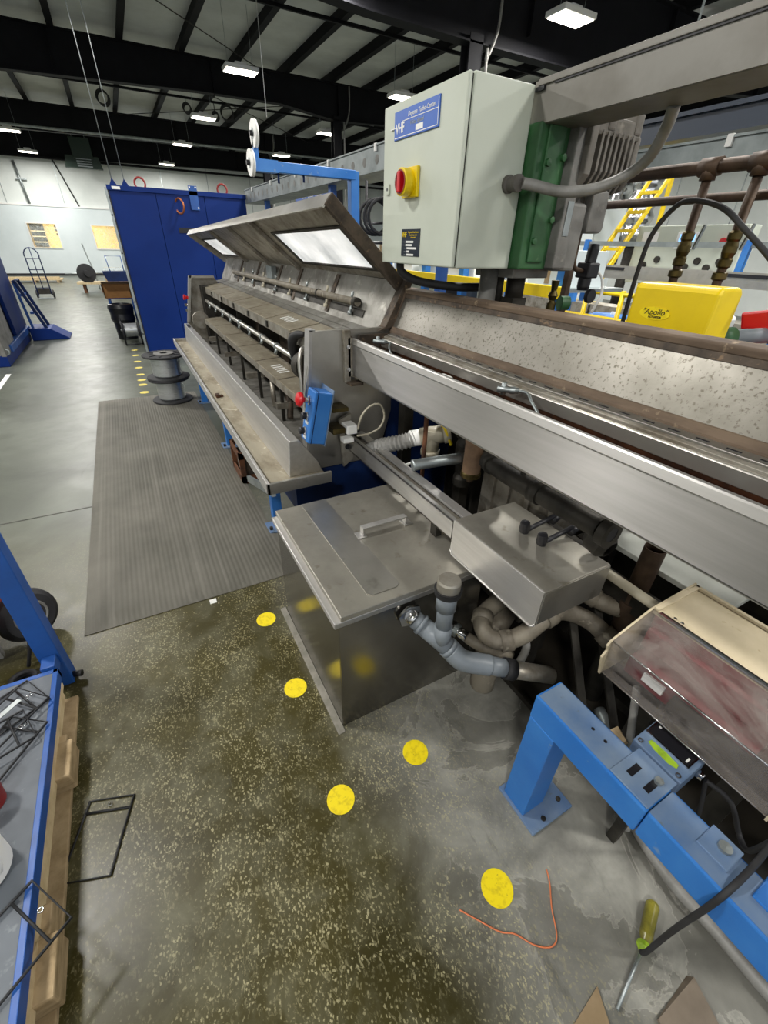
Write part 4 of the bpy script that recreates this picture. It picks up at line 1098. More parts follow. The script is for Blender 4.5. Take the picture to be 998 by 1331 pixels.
def floor_clutter():
    solo('black_cable', MB().tube(smooth_path([(1.07, .09, .50), (1.10, .03, .47), (1.10, -.02, .40), (1.06, -.05, .42), (1.02, -.06, .52), (.98, -.062, .597), (.9, -.065, .592), (.82, -.063, .585), (.79, -.06, .52), (.80, -.055, .36), (.83, -.055, .2), (.84, -.055, .07), (.845, -.05, .032)]), .0068, 10), 'rubber', 'black cable from the meter box draped over the blue rail', 'cable')
    solo('black_cable', MB().tube(smooth_path([(1.08, .09, .49), (1.06, .06, .4), (1.07, .05, .3), (1.12, .04, .2), (1.15, .02, .1)]), .006, 8), 'rubber', 'thin black cable hanging straight down behind the blue rail', 'cable')
    # screwdriver
    t = thing('screwdriver', 'long screwdriver with amber plastic handle lying on the floor', 'screwdriver', (.87, -.045, 0))
    a = Vector((.985, -.0, .018)); b = Vector((.874, -.044, .018)); d = (b - a).normalized()
    part('handle', MB().lathe([(0, 0), (.015, .0), (.019, .008), (.018, .095), (.012, .112), (.013, .12), (0, .12)], a, d, 8), 'handle_clear', t)
    part('shaft', MB().cyl(b, Vector((.70, -.088, .008)), .0045, 10), 'galv', t)
    part('collar', MB().lathe([(0, 0), (.017, .0), (.019, .012), (.012, .022), (0, .022)], b - d * .004, d, 8), 'lime', t)
    solo('orange_wire', MB().tube(smooth_path([(.455, .27, .004), (.49, .225, .004), (.53, .175, .004), (.565, .15, .006), (.60, .105, .004), (.64, .08, .004), (.672, .09, .004), (.705, .14, .005), (.745, .185, .004), (.764, .216, .004)]), .0022, 6), 'copper', 'thin orange wire curled on the concrete floor', 'wire')
    solo('cardboard_scrap', MB().prism([(.69, -.035), (.655, -.11), (.60, -.15), (.52, -.06)], 'z', .001, .006), 'card', 'flat tan cardboard scrap under the screwdriver tip', 'cardboard')
    solo('cardboard_scrap', MB().hexa([(.93, -.14, .001), (.90, -.26, .001), (.72, -.24, .001), (.78, -.15, .001), (.935, -.15, .02), (.90, -.26, .012), (.72, -.24, .008), (.78, -.15, .014)]), 'card_grey', 'darker folded cardboard scrap lying under the blue rail end', 'cardboard')
    # round floor markers
    spots = [(.261, 1.702), (.265, 1.233), (.590, .735), (.261, .718), (.592, .257)]
    for i, (x, y) in enumerate(spots):
        lab = ['round yellow floor marker dot between the mat corner and the sump tank', 'round yellow floor marker dot beside the long side of the sump tank', 'round scuffed yellow floor marker dot in front of the sump tank', 'round bright yellow floor marker dot off the tank corner', 'round yellow floor marker dot beside the orange wire'][i]
        solo('floor_dot', MB().lathe([(.05, 0), (.05, .0012), (0, .0012)], (x, y, .0004), (0, 0, 1), 28), 'dot', lab, 'floor marker', 'yellow floor dots')
    for y in (9.195, 8.721, 8.232, 7.785, 7.331, 7.007, 6.746, 6.352):
        solo('floor_dot', MB().lathe([(.055, 0), (.055, .0012), (0, .0012)], (-.058, y, .0004), (0, 0, 1), 20), 'dot_far', 'faded yellow floor marker dot in the row beyond the rubber mat', 'floor marker', 'faded floor dots')
    # anti-fatigue mat
    o = MB()
    nx, ny = 14, 48
    x0, x1, y0, y1 = -.575, .53, 2.0, 6.15
    th = .016
    vs, fs = [], []
    for j in range(ny + 1):
        for i in range(nx + 1):
            u, v = i / nx, j / ny
            x = x0 + (x1 - x0) * u; y = y0 + (y1 - y0) * v
            if v > .985: x = x0 + .05 + (x1 - x0 - .07) * u
            e = min(u, 1 - u) * 1.0 * 14; ed = min(1, min(e, min(v, 1 - v) * 48))
            z = .004 + th * ed + .004 * math.sin(x * 3 + y * 1.7) * ed * .5
            vs.append((x, y, z))
    for j in range(ny):
        for i in range(nx):
            a = j * (nx + 1) + i; fs.append((a, a + 1, a + nx + 2, a + nx + 1))
    o.add(vs, fs, True)
    k = len(o.v)
    o.add([(x0, y0, .001), (x1, y0, .001), (x1, y1, .001), (x0, y1, .001)], [(3, 2, 1, 0)])
    border = [(i, i + 1) for i in range(nx)] + [(ny * (nx + 1) + i + 1, ny * (nx + 1) + i) for i in range(nx)] + [((j + 1) * (nx + 1), j * (nx + 1)) for j in range(ny)] + [(j * (nx + 1) + nx, (j + 1) * (nx + 1) + nx) for j in range(ny)]
    for a, b in border:
        pa, pb = o.v[a], o.v[b]
        o.add([pa, pb, (pb.x, pb.y, .001), (pa.x, pa.y, .001)], [(3, 2, 1, 0)])
    solo('rubber_mat', o, 'rubber_mat', 'long grey ribbed anti-fatigue mat on the floor along the machine', 'floor mat')
    solo('paper_scrap', MB().box((.02, 1.95, .001), (.055, 1.985, .003)), 'white', 'tiny white paper scrap by the edge of the mat', 'paper')
    struct('trim_1', MB().box((-14, 3.395, 0), (-.5, 3.405, .0015)), 'dark_steel')
    for i, (x, y, l) in enumerate(((-1.72, 7.6, .9), (-1.2, 3.0, 0))):
        if l: solo('floor_stripe', MB().box((x - .03, y - l / 2, .0005), (x + .03, y + l / 2, .0015)), 'white', 'short white painted stripe on the floor by the blue machine', 'floor stripe')
floor_clutter()

# ================================================================== ELECTRICAL CABINET, MOTOR, WIREWAY
def cabinet():
    t = thing('control_cabinet', 'pale grey electrical control cabinet with red and yellow main switch', 'control cabinet', (1.24, 1.76, 1.635))
    X = 1.1
    part('body', MB().box((1.122, 1.49, 1.635), (1.38, 2.04, 2.172)), 'cab', t, .006)
    part('door_gasket', MB().box((1.116, 1.497, 1.642), (1.122, 2.033, 2.165)), 'cab_edge', t)
    d = part('door', MB().box((X, 1.492, 1.637), (1.116, 2.038, 2.170)), 'cab', t, .005)
    yz = lambda y, z: Vector((X, y, z))
    # maker plate
    p = part('name_plate', MB().box((X - .005, 1.636, 2.056), (X, 1.945, 2.141)), 'sign_blue', d, .0015)
    f = lambda y, z, off=.0055: frame3((X - off, y, z), (0, -1, 0), (0, 0, 1))
    part('plate_border', MB().box((X - .0056, 1.641, 2.061), (X - .005, 1.94, 2.0635)).box((X - .0056, 1.641, 2.061), (X - .005, 1.6435, 2.135)), 'white', p)
    part('logo', text_mb('VHF', .042, f(1.90, 2.088), .0004, 0, .0008, .85), 'white', p)
    part('logo_line', MB().box((X - .0058, 1.64, 2.1065), (X - .005, 1.885, 2.1085)), 'white', p)
    part('logo_line', MB().box((X - .0058, 1.93, 2.092), (X - .0002, 1.975, 2.0945)), 'white', p)
    part('lettering', text_mb('Degema Turbo-Center', .0195, f(1.752, 2.121), .0004, .2, 0, 1.0), 'white', p)
    part('lettering', text_mb('V-Star Spezial', .017, f(1.78, 2.094), .0004, .2, 0, 1.0), 'galv', p)
    part('white_box', MB().box((X - .0058, 1.735, 2.067), (X - .005, 1.785, 2.084)), 'white', p)
    # main switch
    s = part('main_switch', MB().box((X - .014, 1.745, 1.865), (X, 1.855, 1.962)), 'yellow', d, .003)
    part('switch_collar', MB().lathe([(.043, .0), (.045, .014), (.045, .04), (.04, .042), (.036, .042), (.036, .014)], (X - .012, 1.80, 1.913), (-1, 0, 0), 26), 'yellow', s)
    part('switch_well', MB().lathe([(.036, .041), (.039, .045), (.034, .045), (.034, .012), (0, .012)], (X - .012, 1.80, 1.913), (-1, 0, 0), 26), 'red_dull', s)
    part('switch_grip', MB().box((X - .066, 1.79, 1.88), (X - .02, 1.81, 1.946)), 'red', s, .004)
    # lock
    l = part('door_lock', MB().box((X - .008, 1.975, 1.886), (X, 2.0, 1.922)), 'cab', d, .002)
    part('keyhole', MB().lathe([(0, .0005), (.006, .0005), (.006, 0)], (X - .008, 1.988, 1.904), (-1, 0, 0), 12), 'black', l)
    # data plate
    q = part('data_plate', MB().box((X - .0025, 1.718, 1.666), (X, 1.86, 1.762)), 'sign_dark', d)
    part('logo', text_mb('VHF', .026, f(1.837, 1.742, .003), .0003, 0, .0006, .75), 'yellow', q)
    part('yellow_lettering', text_mb('Degema Turbo-Center', .0085, f(1.768, 1.751, .003), .0003), 'yellow', q)
    part('yellow_lettering', text_mb('Maschinenbau GmbH', .007, f(1.768, 1.741, .003), .0003), 'yellow', q)
    part('yellow_lettering', text_mb('Anlagentechnik', .006, f(1.768, 1.733, .003), .0003), 'yellow', q)
    for i, (a, b) in enumerate(((1.765, 1.825), (1.775, 1.825), (1.74, 1.815), (1.795, 1.815), (1.76, 1.815))):
        z = 1.721 - i * .0115
        part('entry_field', MB().box((X - .003, a, z - .007), (X - .0025, b, z)), 'white', q)
        part('field_caption', MB().box((X - .003, b + .008, z - .005), (X - .0025, b + .022, z - .003)), 'galv', q)
    # cable gland and flexible conduit
    g = part('cable_gland', MB().lathe([(0, 0), (.028, 0), (.028, .012), (.022, .016), (.022, .04), (.026, .045), (.026, .06), (0, .065)], (1.315, 1.49, 1.90), (0, -1, 0), 18), 'cast_dark', t)
    # support post
    part('support_post', MB().cyl((1.40, 1.62, 1.1), (1.40, 1.62, 1.64), .038, 22), 'cast', t)
    part('post_leg', MB().box((1.37, 1.59, 0), (1.43, 1.65, 1.12)), 'dark_steel', t)
    solo('cabinet_conduit', MB().tube(smooth_path([(1.325, 1.425, 1.90), (1.37, 1.40, 1.893), (1.45, 1.345, 1.878), (1.54, 1.285, 1.89), (1.60, 1.22, 1.925), (1.61, 1.16, 1.97), (1.58, 1.11, 2.03), (1.545, 1.08, 2.075)], 8), .0175, 14), 'conduit', 'grey flexible conduit sagging from the cabinet side up to the wireway', 'conduit')
    solo('black_hose', MB().tube(smooth_path([(1.16, 1.97, 1.636), (1.17, 1.97, 1.60), (1.21, 1.92, 1.57), (1.28, 1.83, 1.555), (1.36, 1.76, 1.55), (1.45, 1.74, 1.55)]), .018, 12), 'rubber', 'thick black hose sagging out of the cabinet bottom', 'hose')
cabinet()

def motor_unit():
    t = thing('gear_motor', 'green gear housing with dusty finned grey motor behind the cabinet', 'motor', (1.55, 1.45, 1.64))
    g = part('green_housing', MB().box((1.385, 1.44, 1.635), (1.53, 1.78, 2.075)), 'green', t, .006)
    part('raised_panel', MB().box((1.42, 1.43, 1.66), (1.50, 1.44, 2.07)), 'green', g, .004)
    for x, z in ((1.50, 1.985), (1.50, 1.80), (1.43, 1.73), (1.43, 1.965)):
        part('bolt', MB().lathe([(0, 0), (.012, 0), (.012, .012), (0, .014)], (x, 1.43, z), (0, -1, 0), 6), 'green', g)
    a = part('adapter_flange', MB().prism([(1.53, 1.64), (1.60, 1.64), (1.565, 2.09), (1.53, 2.09)], 'y', 1.40, 1.80), 'cast', t, .005)
    part('rating_plate', MB().box((1.545, 1.397, 1.75), (1.575, 1.40, 1.86)), 'galv', a)
    part('gear_case', MB().box((1.56, 1.42, 1.63), (1.68, 1.78, 1.86)), 'cast', t, .012)
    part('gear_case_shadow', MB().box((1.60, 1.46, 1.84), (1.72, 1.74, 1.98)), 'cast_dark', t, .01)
    # motor with a ribbed cooling case
    m = part('motor_case', MB().prism([(1.41, 1.96), (1.44, 1.915), (1.62, 1.915), (1.65, 1.96), (1.65, 2.06), (1.62, 2.09), (1.44, 2.09), (1.41, 2.06)], 'x', 1.565, 1.85), 'cast_dark', t, .004)
    for i in range(7):
        x = 1.635 + i * .028
        part('cooling_fin', MB().prism([(1.388, 1.955), (1.425, 1.895), (1.635, 1.895), (1.67, 1.955), (1.67, 2.07), (1.64, 2.10), (1.42, 2.10), (1.388, 2.07)], 'x', x, x + .013), 'motor_dust', m, .002)
    part('end_shield', MB().prism([(1.375, 1.94), (1.42, 1.885), (1.64, 1.885), (1.68, 1.94), (1.68, 2.08), (1.65, 2.11), (1.41, 2.11), (1.375, 2.08)], 'x', 1.565, 1.60), 'motor_dust', m, .006)
    part('end_shield', MB().prism([(1.395, 1.955), (1.43, 1.905), (1.63, 1.905), (1.66, 1.955), (1.66, 2.07), (1.63, 2.10), (1.43, 2.10), (1.395, 2.07)], 'x', 1.835, 1.865), 'motor_dust', m, .010)
    part('top_band', MB().box((1.60, 1.39, 2.055), (1.85, 1.66, 2.112)), 'motor_dust', m, .012)
    for x in (1.565, 1.655, 1.80): part('mounting_lug', MB().box((x, 1.385, 2.07), (x + .04, 1.46, 2.135)), 'motor_dust', m, .008)
    # lower terminal box and outlet pipe
    part('terminal_box', MB().prism([(1.70, 1.90), (1.79, 1.91), (1.80, 1.78), (1.785, 1.765), (1.70, 1.765)], 'y', 1.42, 1.56), 'cast', t, .008)
    part('drain_elbow', MB().tube(smooth_path([(1.76, 1.50, 1.77), (1.76, 1.50, 1.70), (1.765, 1.50, 1.66), (1.785, 1.50, 1.635), (1.83, 1.50, 1.628)]), .010, 10), 'grey_pipe', t)
    part('under_flange', MB().box((1.42, 1.50, 1.60), (1.62, 1.74, 1.636)), 'cast', t, .004)
    part('shaft_housing', MB().cyl((1.54, 1.6, 1.50), (1.54, 1.6, 1.61), .04, 18), 'dark_steel', t)
    part('shaft_housing', MB().cyl((1.46, 1.62, 1.50), (1.46, 1.62, 1.61), .022, 14), 'dark_steel', t)
    part('carrier_post', MB().box((1.50, 1.56, 0), (1.58, 1.64, 1.52)), 'dark_steel', t)
    # filter regulator
    r = thing('air_regulator', 'black air filter regulator with white tube beside the motor', 'regulator', (1.87, 1.5, 1.6))
    part('body', MB().box((1.83, 1.465, 1.60), (1.90, 1.535, 1.66)), 'black', r, .006)
    part('knob', MB().lathe([(0, 0), (.024, 0), (.024, .05), (.02, .07), (0, .072)], (1.87, 1.50, 1.66), (.05, 0, 1), 16), 'black', r)
    part('bowl', MB().lathe([(0, 0), (.024, 0), (.028, .015), (.028, .05), (0, .05)], (1.862, 1.50, 1.55), (0, 0, 1), 16), 'black', r)
    part('port', MB().cyl((1.90, 1.5, 1.63), (1.925, 1.5, 1.63), .014, 10), 'galv', r)
    part('white_tube', MB().tube(smooth_path([(1.925, 1.5, 1.63), (1.95, 1.48, 1.60), (1.95, 1.46, 1.54), (1.92, 1.45, 1.50), (1.90, 1.45, 1.46)]), .006, 8), 'white', r)
    part('gauge_disc', MB().lathe([(0, 0), (.028, 0), (.03, .01), (.028, .02), (0, .02)], (1.86, 1.46, 1.53), (0, -1, 0), 18), 'black', r)
motor_unit()

def wireway():
    t = thing('overhead_wireway', 'big dull grey steel wireway running above the trough behind the cabinet', 'wireway', (1.5, .3, 2.07))
    part('front_cover', MB().box((1.395, -.6, 2.07), (1.40, 1.51, 2.183)), 'duct_grey', t)
    part('duct', MB().box((1.40, -.6, 2.068), (1.56, 1.51, 2.178)), 'duct_grey', t, .002)
    part('cover_lip', MB().box((1.388, -.6, 2.168), (1.40, 1.49, 2.186)), 'duct_grey', t, .002)
    part('dark_lip', MB().box((1.391, -.6, 2.163), (1.395, 1.42, 2.168)), 'black', t)
    part('latch', MB().box((1.386, 1.46, 2.155), (1.395, 1.50, 2.166)), 'black', t)
wireway()

# ================================================================== LEFT FOREGROUND: PALLET, DECK, CART
def left_foreground():
    # pallet
    t = thing('wooden_pallet', 'weathered wooden pallet under the grey deck', 'pallet', (-.9, .9, 0))
    for y in (.15, .75, 1.3):
        for x in (-.70, -1.3):
            part('block', MB().box((x, y - .07, .02), (x + .12, y + .07, .10)), 'wood', t, .004)
    for x in (-.70, -1.05, -1.35): part('bottom_board', MB().box((x, -.1, 0), (x + .12, 1.62, .02)), 'wood', t, .003)
    for y in (.0, .3, .62, 1.0, 1.18, 1.5):
        part('deck_board', MB().box((-1.4, y - .055, .12), (-.605, y + .055, .14)), 'wood_pale', t, .003)
    for x in (-.69, -1.05, -1.36): part('stringer', MB().box((x, -.1, .10), (x + .085, 1.62, .12)), 'wood_pale', t, .003)
    part('side_stringer', MB().box((-.625, -.1, .075), (-.604, 1.58, .14)), 'wood_pale', t, .004)
    part('corner_block', MB().box((-.64, 1.19, .02), (-.56, 1.34, .105)), 'wood', t, .006)
    part('corner_block', MB().box((-.64, .60, .02), (-.56, .74, .105)), 'wood', t, .006)
    # deck with blue edge
    d = thing('grey_work_deck', 'low grey work deck with blue painted steel edge on the pallet', 'platform', (-1.0, .8, .14))
    part('deck_sheet', MB().box((-1.45, -.15, .165), (-.61, 1.62, .185)), 'deck', d)
    part('blue_edge', MB().box((-.618, -.15, .14), (-.600, 1.64, .187)), 'blue_mid', d, .002)
    part('blue_edge', MB().box((-1.45, 1.62, .14), (-.60, 1.64, .187)), 'blue_mid', d, .002)
    part('under_rail', MB().box((-1.4, -.1, .14), (-.62, 1.6, .165)), 'dark_steel', d)
    p = thing('blue_steel_post', 'blue square steel post standing at the corner of the grey deck', 'post', (-.64, 1.75, 0))
    part('post_tube', MB().box((-.675, 1.715, 0), (-.60, 1.79, 1.15)), 'blue_mid', p, .004)
    part('stub_tube', MB().box((-.66, 1.645, .14), (-.61, 1.715, .20)), 'blue_mid', p, .003)
    part('corner_foot', MB().cyl((-.60, 1.74, .03), (-.565, 1.73, .03), .014, 10), 'black', p)
    # wire frames
    def wframe(c, w, h, rot, z, label, bar=.16, tilt=0.0):
        R = Matrix.Translation((c[0], c[1], z)) @ Matrix.Rotation(rot, 4, 'Z') @ Matrix.Rotation(tilt, 4, 'X')
        f = thing('wire_hanger_rack', label, 'wire rack', (c[0], c[1], z), 'black wire frames')
        r = .0042
        pts = [(-w / 2, -h / 2, 0), (w / 2, -h / 2, 0), (w / 2, h / 2, 0), (-w / 2, h / 2, 0)]
        part('outer_loop', MB().tube([R @ Vector(q) for q in pts for _ in (0,)], r, 6, True), 'wire_black', f)
        part('cross_bar', MB().cyl(R @ Vector((-w / 2, h / 2 - bar * h, 0)), R @ Vector((w / 2, h / 2 - bar * h, 0)), r, 6), 'wire_black', f)
        part('eyelet', MB().ring(R @ Vector((0, h / 2 - bar * h / 2, .002)), (0, 0, 1), .006, .0018, 12, 6), 'chrome', f)
        return f
    wframe((-.495, .99), .145, .235, -.33, .005, 'black wire frame lying on the bare concrete floor', .17)
    wframe((-.80, 1.46), .16, .34, -1.0, .192, 'black wire frame on the far end of the grey deck', .14)
    wframe((-.78, 1.40), .15, .34, -.75, .205, 'black wire frame lying crooked across another on the deck', .14, .04)
    wframe((-.80, 1.33), .15, .3, -1.2, .216, 'topmost black wire frame of the deck pile', .16, -.03)
    wframe((-.76, 1.28), .14, .32, -.62, .196, 'black wire frame reaching towards the blue deck edge', .12, .02)
    wframe((-.655, .70), .17, .26, -.95, .195, 'black wire frame overhanging the blue deck edge by the white jug', .2, .02)
    solo('metal_strip', MB().beam((-.84, 1.36, .225), (-.70, 1.50, .222), .02, .003), 'galv', 'short bright metal strip on the pile of wire frames', 'metal strip')
    # white jug and red cup
    j = thing('white_plastic_jug', 'white translucent plastic jug standing on the grey deck', 'jug', (-.735, .93, .187))
    part('body', MB().lathe([(0, 0), (.07, 0), (.082, .01), (.085, .10), (.075, .13), (.03, .15), (.025, .17), (0, .17)], (-.735, .93, .187), (0, 0, 1), 28), 'white', j)
    part('handle', MB().tube(smooth_path([(-.70, .90, .33), (-.66, .885, .32), (-.655, .885, .27), (-.665, .89, .235)]), .01, 8), 'white', j)
    c = thing('red_cup', 'dull red round cup standing beside the white jug', 'cup', (-.745, 1.14, .187))
    part('cup_wall', MB().lathe([(0, .0), (.045, 0), (.055, .09), (.051, .09), (.043, .01), (0, .01)], (-.745, 1.14, .187), (0, 0, 1), 24), 'red_dull', c)
    part('rim', MB().ring((-.745, 1.14, .277), (0, 0, 1), .053, .004, 24, 6), 'red_dull', c)
    # red cart behind the post
    r = thing('red_wheeled_vacuum', 'red wheeled machine with black tyre beside the rubber mat', 'cart', (-1.0, 2.1, 0))
    part('body', MB().box((-1.45, 1.86, .16), (-.86, 2.3, .62)), 'red_dull', r, .03, None, 4)
    part('top_cap', MB().box((-1.4, 1.9, .62), (-.9, 2.26, .70)), 'cast', r, .02)
    w = part('wheel', MB().lathe([(.05, 0), (.105, .0), (.125, .015), (.13, .035), (.125, .06), (.105, .075), (.05, .075), (.045, .06), (.0, .055)], (-.80, 2.15, .13), (.62, -.75, .2), 28), 'rubber', r)
    part('hub', MB().lathe([(0, .05), (.05, .05), (.075, .074), (.07, .080), (.05, .066), (.03, .066), (.025, .09), (0, .09)], (-.80, 2.15, .13), (.62, -.75, .2), 20), 'cast', w)
    part('axle', MB().cyl((-1.3, 2.3, .13), (-.78, 2.1, .13), .014, 10), 'galv', r)
    part('lower_frame', MB().beam((-1.4, 1.84, .14), (-.84, 1.90, .14), .04, .04), 'cast', r)
    solo('power_cable', MB().tube(smooth_path([(-.90, 1.95, .70), (-.80, 1.95, .72), (-.73, 1.93, .62), (-.71, 1.92, .45), (-.72, 1.92, .3), (-.74, 1.9, .15), (-.78, 1.88, .03)]), .008, 8), 'rubber', 'black cord hanging off the red machine beside the blue post', 'cord')
    k = thing('black_hose_coil', 'coil of black hose on the floor behind the deck', 'hose', (-.78, 1.78, 0))
    for i in range(3): part('coil_turn', MB().ring((-.78, 1.78, .016 + i * .02), (0.02, .03, 1), .06 - i * .008, .011, 24, 8), 'rubber', k)
left_foreground()

# ================================================================== LEFT BACKGROUND
def wire_spool(loc, label, r=.225, h=.27, mat_='wire_wound', group='wire spools in a stack'):
    x, y, z = loc
    t = thing('wire_spool', label, 'wire spool', loc, group)
    part('lower_flange', MB().lathe([(0, 0), (r, 0), (r + .004, .01), (r, .02), (r * .5, .03), (0, .03)], loc, (0, 0, 1), 40), 'rubber', t)
    part('upper_flange', MB().lathe([(0, h - .03), (r * .5, h - .03), (r, h - .02), (r + .004, h - .01), (r, h), (0, h)], loc, (0, 0, 1), 40), 'rubber', t)
    part('winding', MB().lathe([(r * .62, .025), (r * .68, .04), (r * .68, h - .04), (r * .62, h - .025)], loc, (0, 0, 1), 40), mat_, t)
    return t
def left_background():
    s = wire_spool((.24, 5.82, .02), 'bright wire spool with black flanges standing on the mat', .225, .27)
    s2 = wire_spool((.25, 5.83, .29), 'bright wire spool with black flanges stacked on another spool', .235, .27)
    part('hub_ring', MB().lathe([(.04, 0), (.11, 0), (.11, .012), (.04, .012)], (.25, 5.83, .56), (0, 0, 1), 28), 'cast', s2)
    for i in range(10):
        a = i * .63
        part('flange_rib', MB().beam((.25 + .12 * math.cos(a), 5.83 + .12 * math.sin(a), .562), (.25 + .2 * math.cos(a), 5.83 + .2 * math.sin(a), .562), .012, .006), 'black', s2)
    # blue booth
    b = thing('blue_booth', 'tall deep blue steel booth wall with lifting rings on top', 'booth', (1.2, 9.5, 0))
    Y = 8.97
    for i, (a, c) in enumerate(((.17, .80), (.806, 1.52), (1.526, 2.19))):
        part('wall_panel', MB().box((a, Y, .0), (c, Y + .03, 2.33)), 'blue_deep', b, .004)
    part('side_panel', MB().box((.15, Y + .03, 0), (.17, 11.2, 2.33)), 'blue_deep', b)
    part('side_panel', MB().box((2.17, Y + .03, 0), (2.19, 11.2, 2.33)), 'blue_deep', b)
    part('backing_sheet', MB().box((.16, Y + .03, 0), (2.18, Y + .05, 2.33)), 'blue_dark', b)  # added to stop light showing through the panel seams
    part('roof_sheet', MB().box((.15, Y, 2.33), (2.19, 11.2, 2.345)), 'blue_deep', b)
    tr = part('top_rail', MB().box((.15, Y - .02, 2.31), (2.2, Y + .06, 2.375)), 'blue_deep', b, .004)
    e = part('door_edge', MB().box((.12, Y - .015, .0), (.155, Y + .04, 2.34)), 'galv', b, .003)
    part('door_gap', MB().box((.155, Y - .005, .02), (.172, Y + .02, 2.31)), 'black', e)
    for z in (.3, .8, 1.5, 2.0): part('hinge_bolt', MB().lathe([(0, 0), (.012, 0), (.012, .01), (0, .012)], (.137, Y - .015, z), (0, -1, 0), 8), 'dark_steel', e)
    part('white_sticker', MB().box((.22, Y - .024, 2.325), (.33, Y - .02, 2.36)), 'white', tr)
    for x, m in ((.62, 'red_dull'), (1.84, 'red_dull')): part('lifting_ring', MB().ring((x, Y + .05, 2.42), (.25, 1, 0), .075, .014, 22, 8), m, tr)
    for x in (.20, .36): part('corner_lug', MB().prism([(x, 2.375), (x + .10, 2.375), (x + .05, 2.46)], 'y', Y, Y + .02), 'blue_deep', tr)
    hp_ = part('hanger_plate', MB().box((1.30, Y - .02, 2.12), (1.43, Y - .005, 2.44)), 'blue_mid', b, .003)
    for x, z in ((1.32, 2.42), (1.41, 2.42), (1.41, 2.15)): part('hanger_hole', MB().lathe([(0, .0005), (.012, .0005), (.012, 0)], (x, Y - .02, z), (0, -1, 0), 10), 'white', hp_)
    part('access_slot', MB().box((1.05, Y - .006, 1.80), (1.30, Y, 1.87)), 'black', b)
    solo('copper_coil_ring', MB().ring((1.12, Y - .06, 2.16), (.85, .5, 0), .10, .014, 26, 8), 'copper_ring', 'copper coloured hose ring hanging on the blue booth', 'hose ring')
    # stand with cardboard box, bag bin and reel behind the booth edge
    t = thing('blue_box_stand', 'narrow blue steel stand beside the booth', 'stand', (-.1, 11, 0))
    for x, y in ((-.29, 10.75), (.12, 10.75), (-.29, 11.3), (.12, 11.3)): part('leg', MB().box((x, y, 0), (x + .04, y + .04, .70)), 'blue_mid', t)
    part('shelf', MB().box((-.31, 10.73, .68), (.16, 11.36, .70)), 'blue_mid', t)
    c = thing('cardboard_box', 'open brown cardboard box on the blue stand', 'box', (-.1, 11, .70))
    for a in (((-.33, 10.72, .70), (.14, 10.735, .95)), ((-.33, 11.3, .70), (.14, 11.315, .95)), ((-.33, 10.72, .70), (-.315, 11.315, .95)), ((.125, 10.72, .70), (.14, 11.315, .95))):
        part('box_side', MB().box(*a), 'card_far', c)
    part('box_flap', MB().hexa([(-.33, 10.72, .95), (.14, 10.72, .95), (.14, 10.60, .99), (-.33, 10.60, .99), (-.33, 10.72, .955), (.14, 10.72, .955), (.14, 10.60, .995), (-.33, 10.60, .995)]), 'card', c)
    part('box_bottom', MB().box((-.32, 10.73, .70), (.13, 11.3, .712)), 'card_far', c)
    g = thing('bagged_bin', 'waste bin lined with a shiny black bin bag', 'bin', (-.08, 10.5, 0))
    part('bin_body', MB().lathe([(0, .0), (.17, 0), (.195, .5), (.18, .5), (.0, .48)], (-.11, 10.45, 0), (0, 0, 1), 24), 'bag', g)
    part('bag_cuff', MB().lathe([(.19, .30), (.215, .36), (.205, .46), (.225, .56), (.21, .62), (.17, .63), (.15, .56)], (-.11, 10.45, 0), (0, 0, 1), 13), 'bag', g)
    r = thing('reel_rack', 'low black reel rack beside the booth', 'rack', (-.03, 9.8, 0))
    for x in (-.17, .11):
        part('side_frame', MB().tube([(x, 9.65, .012), (x, 9.65, .42), (x, 9.95, .42), (x, 9.95, .012)], .012, 8, True), 'black', r)
    part('cross_tube', MB().cyl((-.17, 9.65, .02), (.11, 9.65, .02), .01, 8), 'black', r)
    part('axle', MB().cyl((-.2, 9.8, .25), (.13, 9.8, .25), .012, 8), 'galv', r)
    q = thing('wire_reel', 'bright wire reel on the low black rack', 'wire reel', (-.03, 9.8, .25))
    part('winding', MB().lathe([(.02, -.11), (.11, -.11), (.115, -.1), (.115, .1), (.11, .11), (.02, .11)], (-.03, 9.8, .25), (1, 0, 0), 26), 'wire_wound', q)
    part('flange', MB().lathe([(.02, -.125), (.13, -.125), (.13, -.112), (.02, -.112)], (-.03, 9.8, .25), (1, 0, 0), 26), 'black', q)
    part('flange', MB().lathe([(.02, .112), (.13, .112), (.13, .125), (.02, .125)], (-.03, 9.8, .25), (1, 0, 0), 26), 'black', q)
    # hand truck
    h = thing('hand_truck', 'dark blue hand truck with arched handle standing on the polished floor', 'hand truck', (-2.2, 18.6, 0))
    x0, x1, y = -2.38, -2.02, 18.6
    arch = [(x0, y, .08), (x0 - .02, y + .15, 1.15)] + [((x0 + x1) / 2 - .02 + .19 * math.cos(PI - a), y + .15 + .02 * math.sin(a), 1.17 + .22 * math.sin(a)) for a in [i * PI / 8 for i in range(9)]] + [(x1 - .02, y + .15, 1.15), (x1, y, .08)]
    part('frame_tube', MB().tube(arch, .016, 8), 'blue_dark', h)
    part('centre_tube', MB().cyl((-2.2, y, .25), (-2.22, y + .16, 1.39), .012, 8), 'blue_dark', h)
    for z in (.3, .55, .8, 1.1): part('rung', MB().cyl((x0 - .005, y + .14 * z, z), (x1 - .01, y + .14 * z, z), .012, 8), 'blue_dark', h)
    part('toe_plate', MB().box((x0 - .02, y - .22, .01), (x1 + .02, y + .02, .025)), 'galv', h)
    for x in (x0 - .06, x1 + .02): part('wheel', MB().lathe([(0, 0), (.06, 0), (.12, .0), (.125, .02), (.12, .04), (.0, .04)], (x, y + .1, .125), (1, 0, 0), 22), 'rubber', h)
